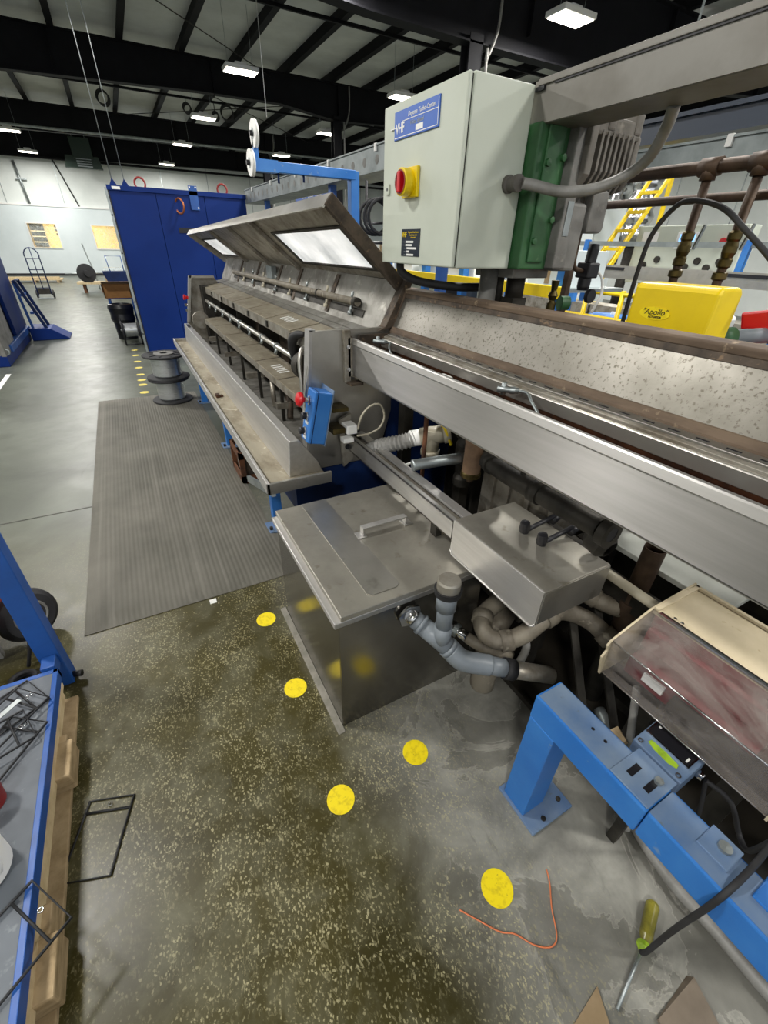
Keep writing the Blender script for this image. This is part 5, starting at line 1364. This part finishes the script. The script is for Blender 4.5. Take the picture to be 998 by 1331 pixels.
    part('axle_box', MB().box((x0, y + .03, .12), (x1, y + .15, .28)), 'dark_steel', h)
    # timber on the floor by the wall
    pl = thing('timber_pallet', 'low stack of pale timber on the floor by the far wall', 'pallet', (-3.2, 26, 0))
    for i in range(3): part('bearer', MB().box((-4.1 + i * .85, 25.2, 0), (-4.0 + i * .85, 26.2, .09)), 'wood', pl)
    for i in range(4): part('plank', MB().box((-4.15, 25.2 + i * .26, .09), (-2.2, 25.36 + i * .26, .13)), 'wood_pale', pl)
    for i in range(2): part('plank', MB().box((-4.1, 25.25 + i * .4, .13), (-2.3, 25.37 + i * .4, .20)), 'wood_pale', pl)
    pp = thing('pallet_stack', 'stack of pale wooden pallets beside the black reel', 'pallet', (-.2, 21, 0))
    for k in range(4):
        z = k * .15
        for i in range(5): part('top_board', MB().box((-.45, 20.4 + i * .25, z + .12), (.75, 20.54 + i * .25, z + .14)), 'wood_pale', pp)
        for xx in (-.45, .1, .67): part('stringer', MB().box((xx, 20.4, z), (xx + .08, 21.55, z + .12)), 'wood', pp)
    d = thing('black_reel_cart', 'big black cable reel on a wooden dolly', 'cable reel', (-1.05, 20.3, 0))
    part('reel_disc', MB().lathe([(0, 0), (.29, 0), (.30, .02), (.29, .05), (.1, .06), (.1, .2), (0, .2)], (-.98, 20.2, .62), (.3, -1, 0), 30), 'rubber', d)
    part('reel_hub', MB().lathe([(0, 0), (.1, 0), (.09, .04), (0, .05)], (-.98, 20.2, .62), (.3, -1, 0), 14), 'white', d)
    part('dolly_top', MB().box((-1.35, 20.1, .28), (-.5, 20.8, .34)), 'wood_pale', d)
    for x in (-1.2, -.65): part('dolly_leg', MB().box((x, 20.2, .0), (x + .09, 20.7, .28)), 'rust_red', d)
    part('axle_bar', MB().cyl((-1.6, 20.0, .62), (-.5, 20.4, .62), .02, 8), 'galv', d)
    solo('bent_pole', MB().tube(smooth_path([(-.75, 21.8, 0), (-.78, 21.8, .6), (-.85, 21.8, 1.0), (-.9, 21.8, 1.35), (-.92, 21.8, 1.5)]), .02, 8), 'galv', 'thin bent metal pole standing behind the black reel', 'pole')
    bb = thing('grey_cart_bin', 'dark grey wheeled tub with clear bag behind the pallets', 'bin', (.05, 19, 0))
    part('tub', MB().prism([(-.45, .75), (.4, .75), (.3, .3), (-.3, .3)], 'y', 18.6, 19.3), 'blue_dark', bb, .02)
    part('bag', MB().box((-.42, 18.65, .75), (.38, 19.25, .86)), 'glass', bb, .05)
    part('push_handle', MB().tube([(-.2, 18.62, .7), (-.25, 18.6, 1.2), (.2, 18.6, 1.2), (.2, 18.62, .7)], .015, 8), 'blue_mid', bb)
    for x in (-.25, .2): part('caster', MB().cyl((x, 18.7, .15), (x + .04, 18.7, .15), .15, 16).box((x, 18.66, .15), (x + .04, 18.74, .32)), 'rubber', bb)
    # blue machine at the far left
    m = thing('blue_baler', 'big blue machine with grey side panel at the aisle edge', 'machine', (-2.6, 9.8, 0))
    X = -1.76
    part('base_skirt', MB().box((-3.6, 8.55, 0), (X, 11.0, .16)), 'blue_deep', m, .01)
    part('core', MB().box((-3.6, 8.6, .16), (X - .06, 11.0, 1.75)), 'black', m)
    part('grey_panel', MB().box((X - .06, 8.55, .14), (X, 9.45, 1.75)), 'cast', m, .008)
    part('blue_panel', MB().box((X - .06, 9.85, .25), (X - .005, 11.0, 1.75)), 'blue_deep', m, .008)
    part('front_panel', MB().box((-3.6, 8.55, .16), (X - .06, 8.6, 1.75)), 'cast', m, .005)
    part('sill', MB().box((X - .06, 8.95, .14), (X + .03, 11.0, .24)), 'blue_mid', m, .008)
    for z in (1.25, 1.36, 1.47): part('vent_slat', MB().box((X - .005, 9.95, z), (X, 10.6, z + .05)), 'white', m)
    part('lifting_eye', MB().ring((X - .0, 8.62, .2), (0, 1, 0), .04, .012, 14, 6), 'galv', m)
    sh = thing('blue_tilt_dolly', 'blue steel tilt dolly with wedge foot beside the blue machine', 'dolly', (-1.5, 11.2, 0))
    part('wedge_foot', MB().prism([(-1.72, 0), (-1.12, 0), (-1.12, .02), (-1.38, .2), (-1.72, .22)], 'y', 10.75, 11.35), 'blue_deep', sh, .01)
    for yy in (10.85, 11.25): part('slanting_rail', MB().beam((-1.45, yy, .2), (-1.68, yy, 1.0), .05, .05), 'blue_dark', sh)
    part('slanting_rail', MB().beam((-1.66, 10.85, .2), (-1.70, 10.85, 1.0), .04, .04), 'blue_mid', sh)
    for z in (.45, .75): part('tie_bar', MB().box((-1.62 - (z - .45) * .2, 10.85, z), (-1.56 - (z - .45) * .2, 11.25, z + .04)), 'blue_mid', sh)
    part('top_handle', MB().cyl((-1.68, 10.8, 1.0), (-1.68, 11.3, 1.0), .02, 8), 'blue_dark', sh)
    # heater near the far wall and coils below the roof
    hh = thing('unit_heater', 'dark green unit heater hanging high by the far wall', 'heater', (-.2, 28.9, 4.4))
    part('case', MB().box((-.55, 28.6, 4.75), (.25, 29.2, 5.5)), 'unit_green', hh, .03)
    part('lower_hood', MB().prism([(-.95, 4.4), (.55, 4.4), (.45, 4.85), (-.85, 4.85)], 'y', 28.7, 29.1), 'unit_green', hh)
    for i in range(4): part('louvre', MB().box((-.45, 28.66, 4.45 + i * .09), (.15, 28.70, 4.49 + i * .09)), 'galv', hh)
    part('hanger_rod', MB().cyl((-.4, 28.9, 5.5), (-.4, 28.9, 5.75), .015, 6), 'galv', hh)
    part('hanger_rod', MB().cyl((.1, 28.9, 5.5), (.1, 28.9, 5.75), .015, 6), 'galv', hh)
    for i, (x, y, z, rr) in enumerate(((.85, 20, 5.40, .17), (3.3, 20, 5.45, .12), (4.6, 20, 5.48, .2), (4.2, 20, 5.36, .1))):
        cc = thing('cable_coil', ['black cable coil hanging from the bridging bar left of the lamps', 'small black cable coil hanging between two purlins', 'large black cable coil hanging beside a roof purlin', 'tiny black cable coil hanging under the large coil'][i], 'cable coil', (x, y, z), 'cable coils under the roof')
        for k in range(3): part('coil_turn', MB().ring((x + .02 * k, y + .03 * k, z - .02 * k), (.3, 1, .1), rr, .018, 22, 6), 'rubber', cc)
        part('tie', MB().cyl((x, y, z + rr), (x, y, 5.655), .012, 6), 'rubber', cc)
    solo('pull_cord', MB().cyl((3.0, 10, 3.6), (3.0, 10, 5.7), .006, 5), 'white', 'thin white pull cord hanging from the roof', 'cord')
    solo('hoist_wire', MB().cyl((.25, 9.0, 2.45), (.22, 9.3, 5.7), .005, 5), 'galv', 'thin steel wire from the roof to the booth corner lug', 'wire')
    solo('hoist_wire', MB().cyl((.41, 9.0, 2.45), (.40, 9.3, 5.7), .005, 5), 'galv', 'steel wire from the roof to the second booth lug', 'wire')
    solo('sprinkler_pipe', MB().cyl((-13.9, 22.5, 4.75), (17.9, 22.5, 4.95), .04, 8), 'galv', 'long grey sprinkler pipe crossing under the roof beams', 'pipe')
    solo('sprinkler_pipe', MB().cyl((-13.9, 29.3, 4.72), (17.9, 29.3, 4.72), .05, 8), 'black_steel', 'long black pipe crossing in front of the far wall', 'pipe')
    cw = thing('wall_conduit', 'grey conduit dropping down the far white wall', 'conduit', (-2.8, 29.9, 3))
    part('pipe_drop', MB().cyl((-2.9, 30.0, 2.98), (-3.0, 30.0, 4.6), .05, 8), 'galv', cw)
    part('bracket', MB().box((-3.1, 29.95, 3.9), (-2.7, 30.05, 3.95)), 'galv', cw)
    solo('wall_cable', MB().cyl((-.9, 30.05, 2.98), (-1.5, 30.05, 4.9), .025, 6), 'rubber', 'thin dark cable running down the far white wall', 'cable')
left_background()

# ================================================================== RIGHT BACKGROUND
def pulley_arm():
    t = thing('pulley_arm', 'bright blue steel arm on a post carrying two white pulleys', 'arm', (1.72, 3.7, 0))
    part('post', MB().box((1.70, 3.66, 0), (1.77, 3.73, 2.17)), 'blue', t, .004)
    part('arm_tube', MB().beam((1.0, 3.60, 2.135), (1.74, 3.69, 2.145), .06, .06), 'blue', t, .004)
    part('pulley_upright', MB().box((.965, 3.57, 2.105), (.995, 3.60, 2.30)), 'blue', t)
    part('end_sleeve', MB().beam((.96, 3.595, 2.135), (1.12, 3.614, 2.137), .066, .066), 'blue', t)
    part('drop_pin', MB().cyl((1.13, 3.62, 2.05), (1.13, 3.62, 2.11), .008, 8), 'blue_dark', t)
    part('drop_pin', MB().cyl((1.32, 3.64, 2.07), (1.32, 3.64, 2.11), .008, 8), 'blue_dark', t)
    for x, y, z in ((.965, 3.56, 2.29), (.925, 3.56, 2.14)):
        p = part('pulley', MB().lathe([(0, 0), (.071, 0), (.073, .005), (.065, .011), (.073, .018), (.071, .023), (0, .023)], (x, y, z), (1, 0, 0), 30), 'white', t)
        part('pulley_hub', MB().lathe([(0, -.02), (.014, -.02), (.016, 0), (.016, .0)], (x, y, z), (1, 0, 0), 12), 'black', p)
        part('hub_ring', MB().lathe([(.02, -.001), (.03, -.001), (.03, 0), (.02, 0)], (x, y, z), (1, 0, 0), 16), 'galv', p)
pulley_arm()

def perforated_tray(name, label, x0, x1, z0, z1, ya, yb, nh, posts=()):
    t = thing(name, label, 'cable tray', ((x0 + x1) / 2, (ya + yb) / 2, z0))
    part('front_side', MB().box((x0, ya, z0), (x0 + .004, yb, z1)), 'galv_dark', t)
    part('rear_side', MB().box((x1 - .004, ya, z0), (x1, yb, z1)), 'galv_dark', t)
    part('floor_sheet', MB().box((x0, ya, z0), (x1, yb, z0 + .004)), 'galv_dark', t)
    part('top_lip', MB().box((x0 - .012, ya, z1 - .012), (x0 + .004, yb, z1)), 'galv_dark', t)
    part('bottom_lip', MB().box((x0 - .012, ya, z0), (x0 + .004, yb, z0 + .012)), 'galv_dark', t)
    for i in range(nh):
        y = ya + (i + .5) * (yb - ya) / nh
        part('knockout', MB().lathe([(0, .001), (.035, .001), (.035, 0)], (x0, y, (z0 + z1) / 2 - .01), (-1, 0, 0), 14), 'cast', t)
    for i in range(max(2, nh // 4)):
        y = ya + (i + .5) * (yb - ya) / max(2, nh // 4)
        part('splice_clip', MB().box((x0 - .016, y, z1 - .05), (x0 - .001, y + .03, z1 + .004)), 'white', t)
    for y in posts:
        part('support_post', MB().box((x0 + .06, y, 0), (x0 + .13, y + .07, z0)), 'blue_mid', t)
    return t
def right_background():
    perforated_tray('perforated_cable_tray', 'galvanised perforated cable tray running behind the raised hood', 2.2, 2.55, 2.25, 2.44, 2.6, 9.0, 26, (3.2, 5.4, 8.0))
    perforated_tray('upper_cable_tray', 'galvanised cable tray above the brown pipe rack', 3.0, 3.3, 2.12, 2.24, -.4, 2.4, 0)
    ut = bpy.data.objects['upper_cable_tray']
    for y in (-.2, 1.0, 2.2): part('hanger_rod', MB().cyl((3.15, y, 2.13), (3.15, y, 5.7), .006, 6), 'galv', ut)
    solo('blue_roof_girder', MB().box((5.9, -4, 2.83), (6.1, 7.6, 2.99)).box((5.85, -4, 2.79), (6.15, 7.6, 2.83)).box((5.85, -4, 2.99), (6.15, 7.6, 3.03)).box((5.93, 7.3, 0), (6.07, 7.5, 2.8)), 'sign_dark', 'dark blue steel girder crossing behind the motor', 'girder')
    # brown pipe rack
    t = thing('brown_pipe_rack', 'rusty brown pipe rack with two valved drop pipes', 'pipe rack', (2.0, 1.0, 1.5))
    part('header_pipe', MB().cyl((2.0, -.4, 1.975), (2.0, 1.75, 1.975), .022, 12), 'grey_pipe', t)
    part('mid_pipe', MB().cyl((2.06, -.4, 1.888), (2.06, 1.85, 1.885), .016, 10), 'grey_pipe', t)
    for y in (1.18, 1.01):
        d = part('drop_pipe', MB().cyl((2.0, y, 1.975), (2.0, y, 1.30), .016, 12), 'grey_pipe', t)
        part('tee', MB().cyl((2.0, y - .035, 1.975), (2.0, y + .035, 1.975), .029, 12).cyl((2.0, y, 1.975), (2.0, y, 1.935), .026, 12), 'grey_pipe', d)
        part('valve', MB().lathe([(.016, 0), (.023, .006), (.023, .028), (.019, .034), (.024, .05), (.024, .07), (.019, .085), (.023, .092), (.023, .112), (.016, .12)], (2.0, y, 1.66), (0, 0, 1), 12), 'brass', d)
        part('valve_lever', MB().beam((2.03, y - .02, 1.72), (2.04, y - .03, 1.80), .014, .006), 'galv', d)
        part('union', MB().lathe([(.018, 0), (.026, .005), (.026, .025), (.018, .03)], (2.0, y, 1.62), (0, 0, 1), 8), 'brass', d)
    part('end_post', MB().box((1.985, -.38, 0), (2.015, -.35, 1.96)), 'grey_pipe', t)
    part('end_post', MB().box((1.985, 1.70, 0), (2.015, 1.73, 1.96)), 'grey_pipe', t)
    solo('black_arc_hose', MB().tube(smooth_path([(1.80, 1.21, 1.38), (1.78, 1.20, 1.50), (1.76, 1.185, 1.65), (1.75, 1.165, 1.76), (1.75, 1.11, 1.84), (1.75, 1.05, 1.855), (1.75, .95, 1.83), (1.75, .86, 1.77), (1.75, .77, 1.705), (1.75, .66, 1.62)]), .0085, 10), 'rubber', 'black hose rising in a high arc behind the yellow actuator', 'hose')
    # yellow actuator
    a = thing('yellow_actuator', 'yellow box shaped valve actuator with black script lettering on its side', 'actuator', (1.64, .92, 1.42))
    part('housing', MB().prism([(1.575, 1.455), (1.58, 1.60), (1.595, 1.618), (1.70, 1.618), (1.715, 1.60), (1.72, 1.455)], 'y', .775, 1.055), 'yellow', a, .012, None, 3)
    part('name_bubble', MB().prism([(.955 + .055 * math.cos(i * PI / 9) * (1 if abs(math.cos(i * PI / 9)) < .9 else 1), 1.528 + .020 * math.sin(i * PI / 9)) for i in range(18)], 'x', 1.5755, 1.585), 'dot', a)
    F = frame3((1.5745, .955, 1.532), (0, -1, .02), (0, .02, 1))
    part('lettering', text_mb('"Apollo"', .026, F, .0003, .25), 'black', a)
    part('lettering', text_mb('ACTUATOR', .0085, frame3((1.5745, .95, 1.517), (0, -1, .02), (0, .02, 1)), .0003, 0, .0003), 'black', a)
    part('base_plate', MB().box((1.60, .80, 1.42), (1.70, 1.03, 1.455)), 'cast', a)
    part('valve_stem', MB().cyl((1.65, .92, .9), (1.65, .92, 1.43), .025, 14), 'galv', a)
    part('pipe_stand', MB().box((1.61, .88, 0), (1.69, .96, .92)), 'dark_steel', a)
    # red bins and grey pipe
    for i, (x, y, z) in enumerate(((1.98, .76, 1.47), (1.93, .80, 1.335))):
        b = thing('red_parts_bin', ['red plastic parts bin tilted above the grey pipe', 'red plastic parts bin below the grey pipe'][i], 'bin', (x, y, z), 'red parts bins')
        part('bin_shell', MB().prism([(y - .10, z + .02), (y + .10, z), (y + .12, z + .055), (y + .03, z + .075), (y - .10, z + .075)], 'x', x, x + .16), 'red', b, .008)
        part('bin_lip', MB().box((x - .006, y - .10, z + .07), (x + .166, y + .03, z + .08)), 'red', b)
        part('bin_stand', MB().box((x + .06, y - .02, 0 if i else z - .04), (x + .1, y + .02, z + .005)), 'dark_steel', b)
    g = thing('grey_header_pipe', 'thick grey plastic header pipe beside the red bins', 'pipe', (1.85, .7, 1.44))
    part('pipe_run', MB().cyl((1.79, .84, 1.455), (2.25, .70, 1.47), .026, 16), 'pvc_grey', g)
    part('socket', MB().cyl((1.79, .84, 1.455), (1.85, .822, 1.457), .034, 16), 'green', g)
    part('pipe_leg', MB().cyl((2.2, .715, 0), (2.2, .715, 1.45), .02, 10), 'pvc_grey', g)
    # second process line
    l = thing('second_process_line', 'long stainless process line with slotted handles in the next bay', 'machine', (6.2, 4, 0))
    p = part('long_panel', MB().box((6.0, .5, 1.40), (6.03, 7.0, 1.555)), 'steel_plate', l)
    for y in (4.25, 2.55, 1.2): part('handle_slot', MB().box((5.985, y, 1.50), (6.0, y + .4, 1.535)), 'black', p)
    for y in (.8, 2.2, 3.6, 5.0, 6.4):
        part('leg', MB().box((6.02, y, 0), (6.12, y + .1, 1.40)), 'blue', l)
        part('rear_leg', MB().box((6.3, y, 0), (6.4, y + .1, 1.40)), 'blue', l)
    part('tank_skin', MB().box((6.03, .6, .6), (6.4, 6.9, 1.05)), 'steel_dirty', l)
    for i in range(8): part('tank_seam', MB().box((6.02, .9 + i * .75, .62), (6.03, .93 + i * .75, 1.03)), 'dark_steel', l)
    part('rear_rail', MB().box((6.36, .5, 1.78), (6.40, 7.2, 1.84)), 'galv_dark', l)
    for y in (.7, 3.0, 5.2, 7.0): part('rail_post', MB().box((6.34, y, 1.4), (6.40, y + .07, 1.86)), 'blue', l)
    # control panel with screen
    c = thing('operator_panel', 'pale grey operator panel with small blue screen and dials', 'control panel', (7.4, 4.2, 0))
    part('box', MB().box((7.3, 3.55, 1.3), (7.6, 5.1, 2.06)), 'cab', c, .01)
    part('pedestal', MB().box((7.35, 3.9, 0), (7.55, 4.7, 1.3)), 'cab', c)
    part('screen_bezel', MB().box((7.285, 4.15, 1.77), (7.3, 4.45, 1.98)), 'white', c)
    part('screen', MB().box((7.28, 4.19, 1.80), (7.285, 4.41, 1.95)), 'screen', c)
    part('stop_button', MB().lathe([(0, .03), (.05, .03), (.05, 0)], (7.3, 3.8, 1.86), (-1, 0, 0), 16), 'red', c)
    for i, y in enumerate((4.85, 4.65, 4.2, 4.05, 3.9, 3.75)):
        part('dial', MB().lathe([(0, .03), (.045, .03), (.045, 0)], (7.3, y, 1.55 + (i % 2) * .08), (-1, 0, 0), 14), 'dark_steel', c)
    part('paper_note', MB().box((7.295, 4.75, 1.85), (7.3, 5.0, 1.98)), 'white', c)
    cb = thing('white_supply_cabinet', 'tall white supply cabinet beside the yellow stairs', 'cabinet', (8, 6.4, 0))
    part('cabinet_body', MB().box((7.8, 6.3, 0), (8.5, 7.6, 2.5)), 'wall', cb)
    part('door', MB().box((7.78, 6.32, .1), (7.8, 6.94, 2.45)), 'wall', cb, .005)
    part('door', MB().box((7.78, 6.96, .1), (7.8, 7.58, 2.45)), 'wall', cb, .005)
    part('handle', MB().box((7.76, 6.9, 1.1), (7.78, 6.93, 1.3)), 'dark_steel', cb)
    # yellow steep stair
    y_ = thing('yellow_ladder_stair', 'steep yellow steel ladder stair in the next bay', 'ladder', (7.0, 5.3, 0))
    for dy in (5.0, 5.3):
        part('rail', MB().beam((6.75 + 0, dy + .3, 1.0), (7.75, dy, 3.0), .035, .05), 'yellow', y_)
        part('hand_rail', MB().cyl((6.95, dy + .3, 1.4), (7.95, dy, 3.25), .016, 8), 'yellow', y_)
    for i in range(9):
        k = i / 8
        part('tread', MB().box((6.75 + k * 1.0 - .04, 5.0 + .3 * (1 - k), 1.0 + 2.0 * k - .02), (6.75 + k * 1.0 + .06, 5.3 + .3 * (1 - k), 1.0 + 2.0 * k + .02)), 'yellow', y_)
    part('platform', MB().box((6.5, 5.2, .94), (6.95, 6.0, 1.0)), 'yellow', y_)
    for x, y in ((6.52, 5.22), (6.52, 5.94), (6.88, 5.94), (7.9, 5.2)): part('leg', MB().box((x, y, 0), (x + .05, y + .05, 1.0 if x < 7.5 else 3.0)), 'yellow', y_)
    # blue rack with yellow beam seen under the cabinet
    r = thing('blue_pallet_rack', 'blue post pallet rack with yellow beams behind the hood', 'rack', (3.6, 4.6, 0))
    for y in (3.05, 3.9, 4.5, 5.3, 6.3, 7.3):
        part('post', MB().box((3.5, y, 0), (3.58, y + .08, 1.75)), 'blue', r)
    part('beam', MB().box((3.44, 3.0, 1.33), (3.5, 7.4, 1.43)), 'yellow', r, .004)
    part('beam', MB().box((3.44, 3.0, .7), (3.5, 7.4, .8)), 'yellow', r, .004)
    part('shelf', MB().box((3.5, 3.0, 1.38), (4.3, 7.4, 1.41)), 'galv', r)
    for i in range(6):
        z = 1.41; y = 3.1 + i * .68
        cc = thing('white_carton', ['white carton on the blue rack beside a brown one', 'low white carton on the blue rack', 'tall white carton on the blue rack', 'pale carton with open lid on the blue rack', 'small white carton on the rack end', 'white carton at the far rack post'][i], 'carton', (3.8, y + .25, z), 'cartons on the blue rack')
        h = (.3, .22, .42, .26, .18, .35)[i]
        part('carton_body', MB().box((3.62, y, z), (4.1, y + .5, z + h)), 'white' if i % 3 else 'wall', cc, .004)
        part('tape', MB().box((3.618, y + .22, z + .02), (3.62, y + .28, z + h)), 'card', cc)
    hr = thing('hose_rack', 'black wire rack of coiled hoses beside the control cabinet', 'rack', (2.0, 3.8, 0))
    for y in (3.62, 4.0): part('upright', MB().cyl((2.0, y, 0), (2.0, y, 2.16), .012, 8), 'black', hr)
    for z in (1.72, 1.86, 2.02): part('arm_bar', MB().cyl((2.0, 3.62, z), (2.0, 4.0, z), .010, 8), 'black', hr)
    for y in (3.66, 3.74, 3.82): part('hose_loop', MB().ring((1.98, y, 1.90), (.3, 1, 0), .12, .013, 20, 6), 'rubber', hr)
    sb = thing('blue_safety_sign', 'blue safety banner hanging behind the hood', 'sign', (3.4, 8.5, 2.2))
    part('banner', MB().box((3.36, 8.0, 2.36), (3.38, 9.8, 2.52)), 'sign_blue', sb)
    part('lettering', text_mb('Safety - Quality - Delivery', .10, frame3((3.355, 8.9, 2.44), (0, -1, 0), (0, 0, 1)), .001), 'white', sb)
    for y in (8.05, 9.72): part('banner_post', MB().box((3.38, y, 0), (3.42, y + .04, 2.52)), 'dark_steel', sb)
    # silver ducts high on the right
    for i, (x, y, z, rr) in enumerate(((12.5, 10.6, 3.2, .4), (12.2, 9.5, 3.0, .36), (12.0, 8.5, 3.3, .32))):
        dd = thing('silver_duct', ['wide crumpled silver duct hanging in the side bay', 'middle crumpled silver duct in the side bay', 'narrow crumpled silver duct in the side bay'][i], 'duct', (x, y, z), 'silver ducts')
        pth = [(x, y, 1.9 + k * .12 ) for k in range(18)]
        part('duct_skin', MB().tube(pth, [rr * (1 + .12 * ((k * 7) % 3 - 1)) for k in range(18)], 14), 'chrome', dd)
        part('duct_drop', MB().cyl((x, y, 0), (x, y, 1.95), rr * .4, 10), 'dark_steel', dd)
    gr = thing('yellow_guard_rail', 'yellow tube guard rail in front of the second process line', 'guard rail', (5.2, 3.9, 0))
    for y in (3.1, 3.6, 4.1, 4.6): part('post', MB().cyl((5.2, y, 0), (5.2, y, 1.32), .03, 10), 'yellow', gr)
    for z in (1.0, 1.28): part('rail', MB().cyl((5.2, 3.05, z), (5.2, 4.65, z), .025, 10), 'yellow', gr)
    part('mesh_panel', MB().box((5.19, 3.12, .2), (5.2, 3.58, .95)), 'galv', gr)
    wc = thing('white_chemical_tote', 'white plastic tote with blue lid behind the guard rail', 'tote', (5.6, 3.2, 0))
    part('tank_body', MB().box((5.4, 2.6, .1), (5.85, 3.3, 1.15)), 'white', wc, .04)
    part('lid', MB().box((5.45, 2.7, 1.15), (5.8, 3.2, 1.22)), 'blue', wc, .02)
    part('pallet_base', MB().box((5.38, 2.58, 0), (5.87, 3.32, .1)), 'black', wc)
    bd = thing('blue_process_drum', 'blue plastic drum standing by the second process line', 'drum', (5.55, 4.0, 0))
    part('drum_body', MB().lathe([(0, 0), (.28, 0), (.29, .3), (.28, .32), (.29, .6), (.28, .62), (.28, .95), (.25, 1.0), (0, 1.0)], (5.6, 4.0, 0), (0, 0, 1), 24), 'blue', bd)
    part('bung', MB().lathe([(0, 0), (.04, 0), (.04, .03), (0, .03)], (5.7, 4.0, 1.0), (0, 0, 1), 10), 'white', bd)
    t2 = thing('brass_manifold', 'brass valve manifold with green cap behind the backsplash', 'valve', (1.78, 1.55, 1.45))
    part('valve_body', MB().lathe([(0, 0), (.02, 0), (.02, .05), (.012, .06), (.022, .08), (.012, .1), (.018, .14), (0, .14)], (1.70, 1.52, 1.45), (0, 0, 1), 12), 'brass', t2)
    part('green_cap', MB().lathe([(0, 0), (.03, 0), (.03, .04), (0, .042)], (1.73, 1.5, 1.50), (.9, -.3, 0), 14), 'green', t2)
    part('riser', MB().cyl((1.70, 1.52, 0), (1.70, 1.52, 1.46), .014, 8), 'brass', t2)
right_background()
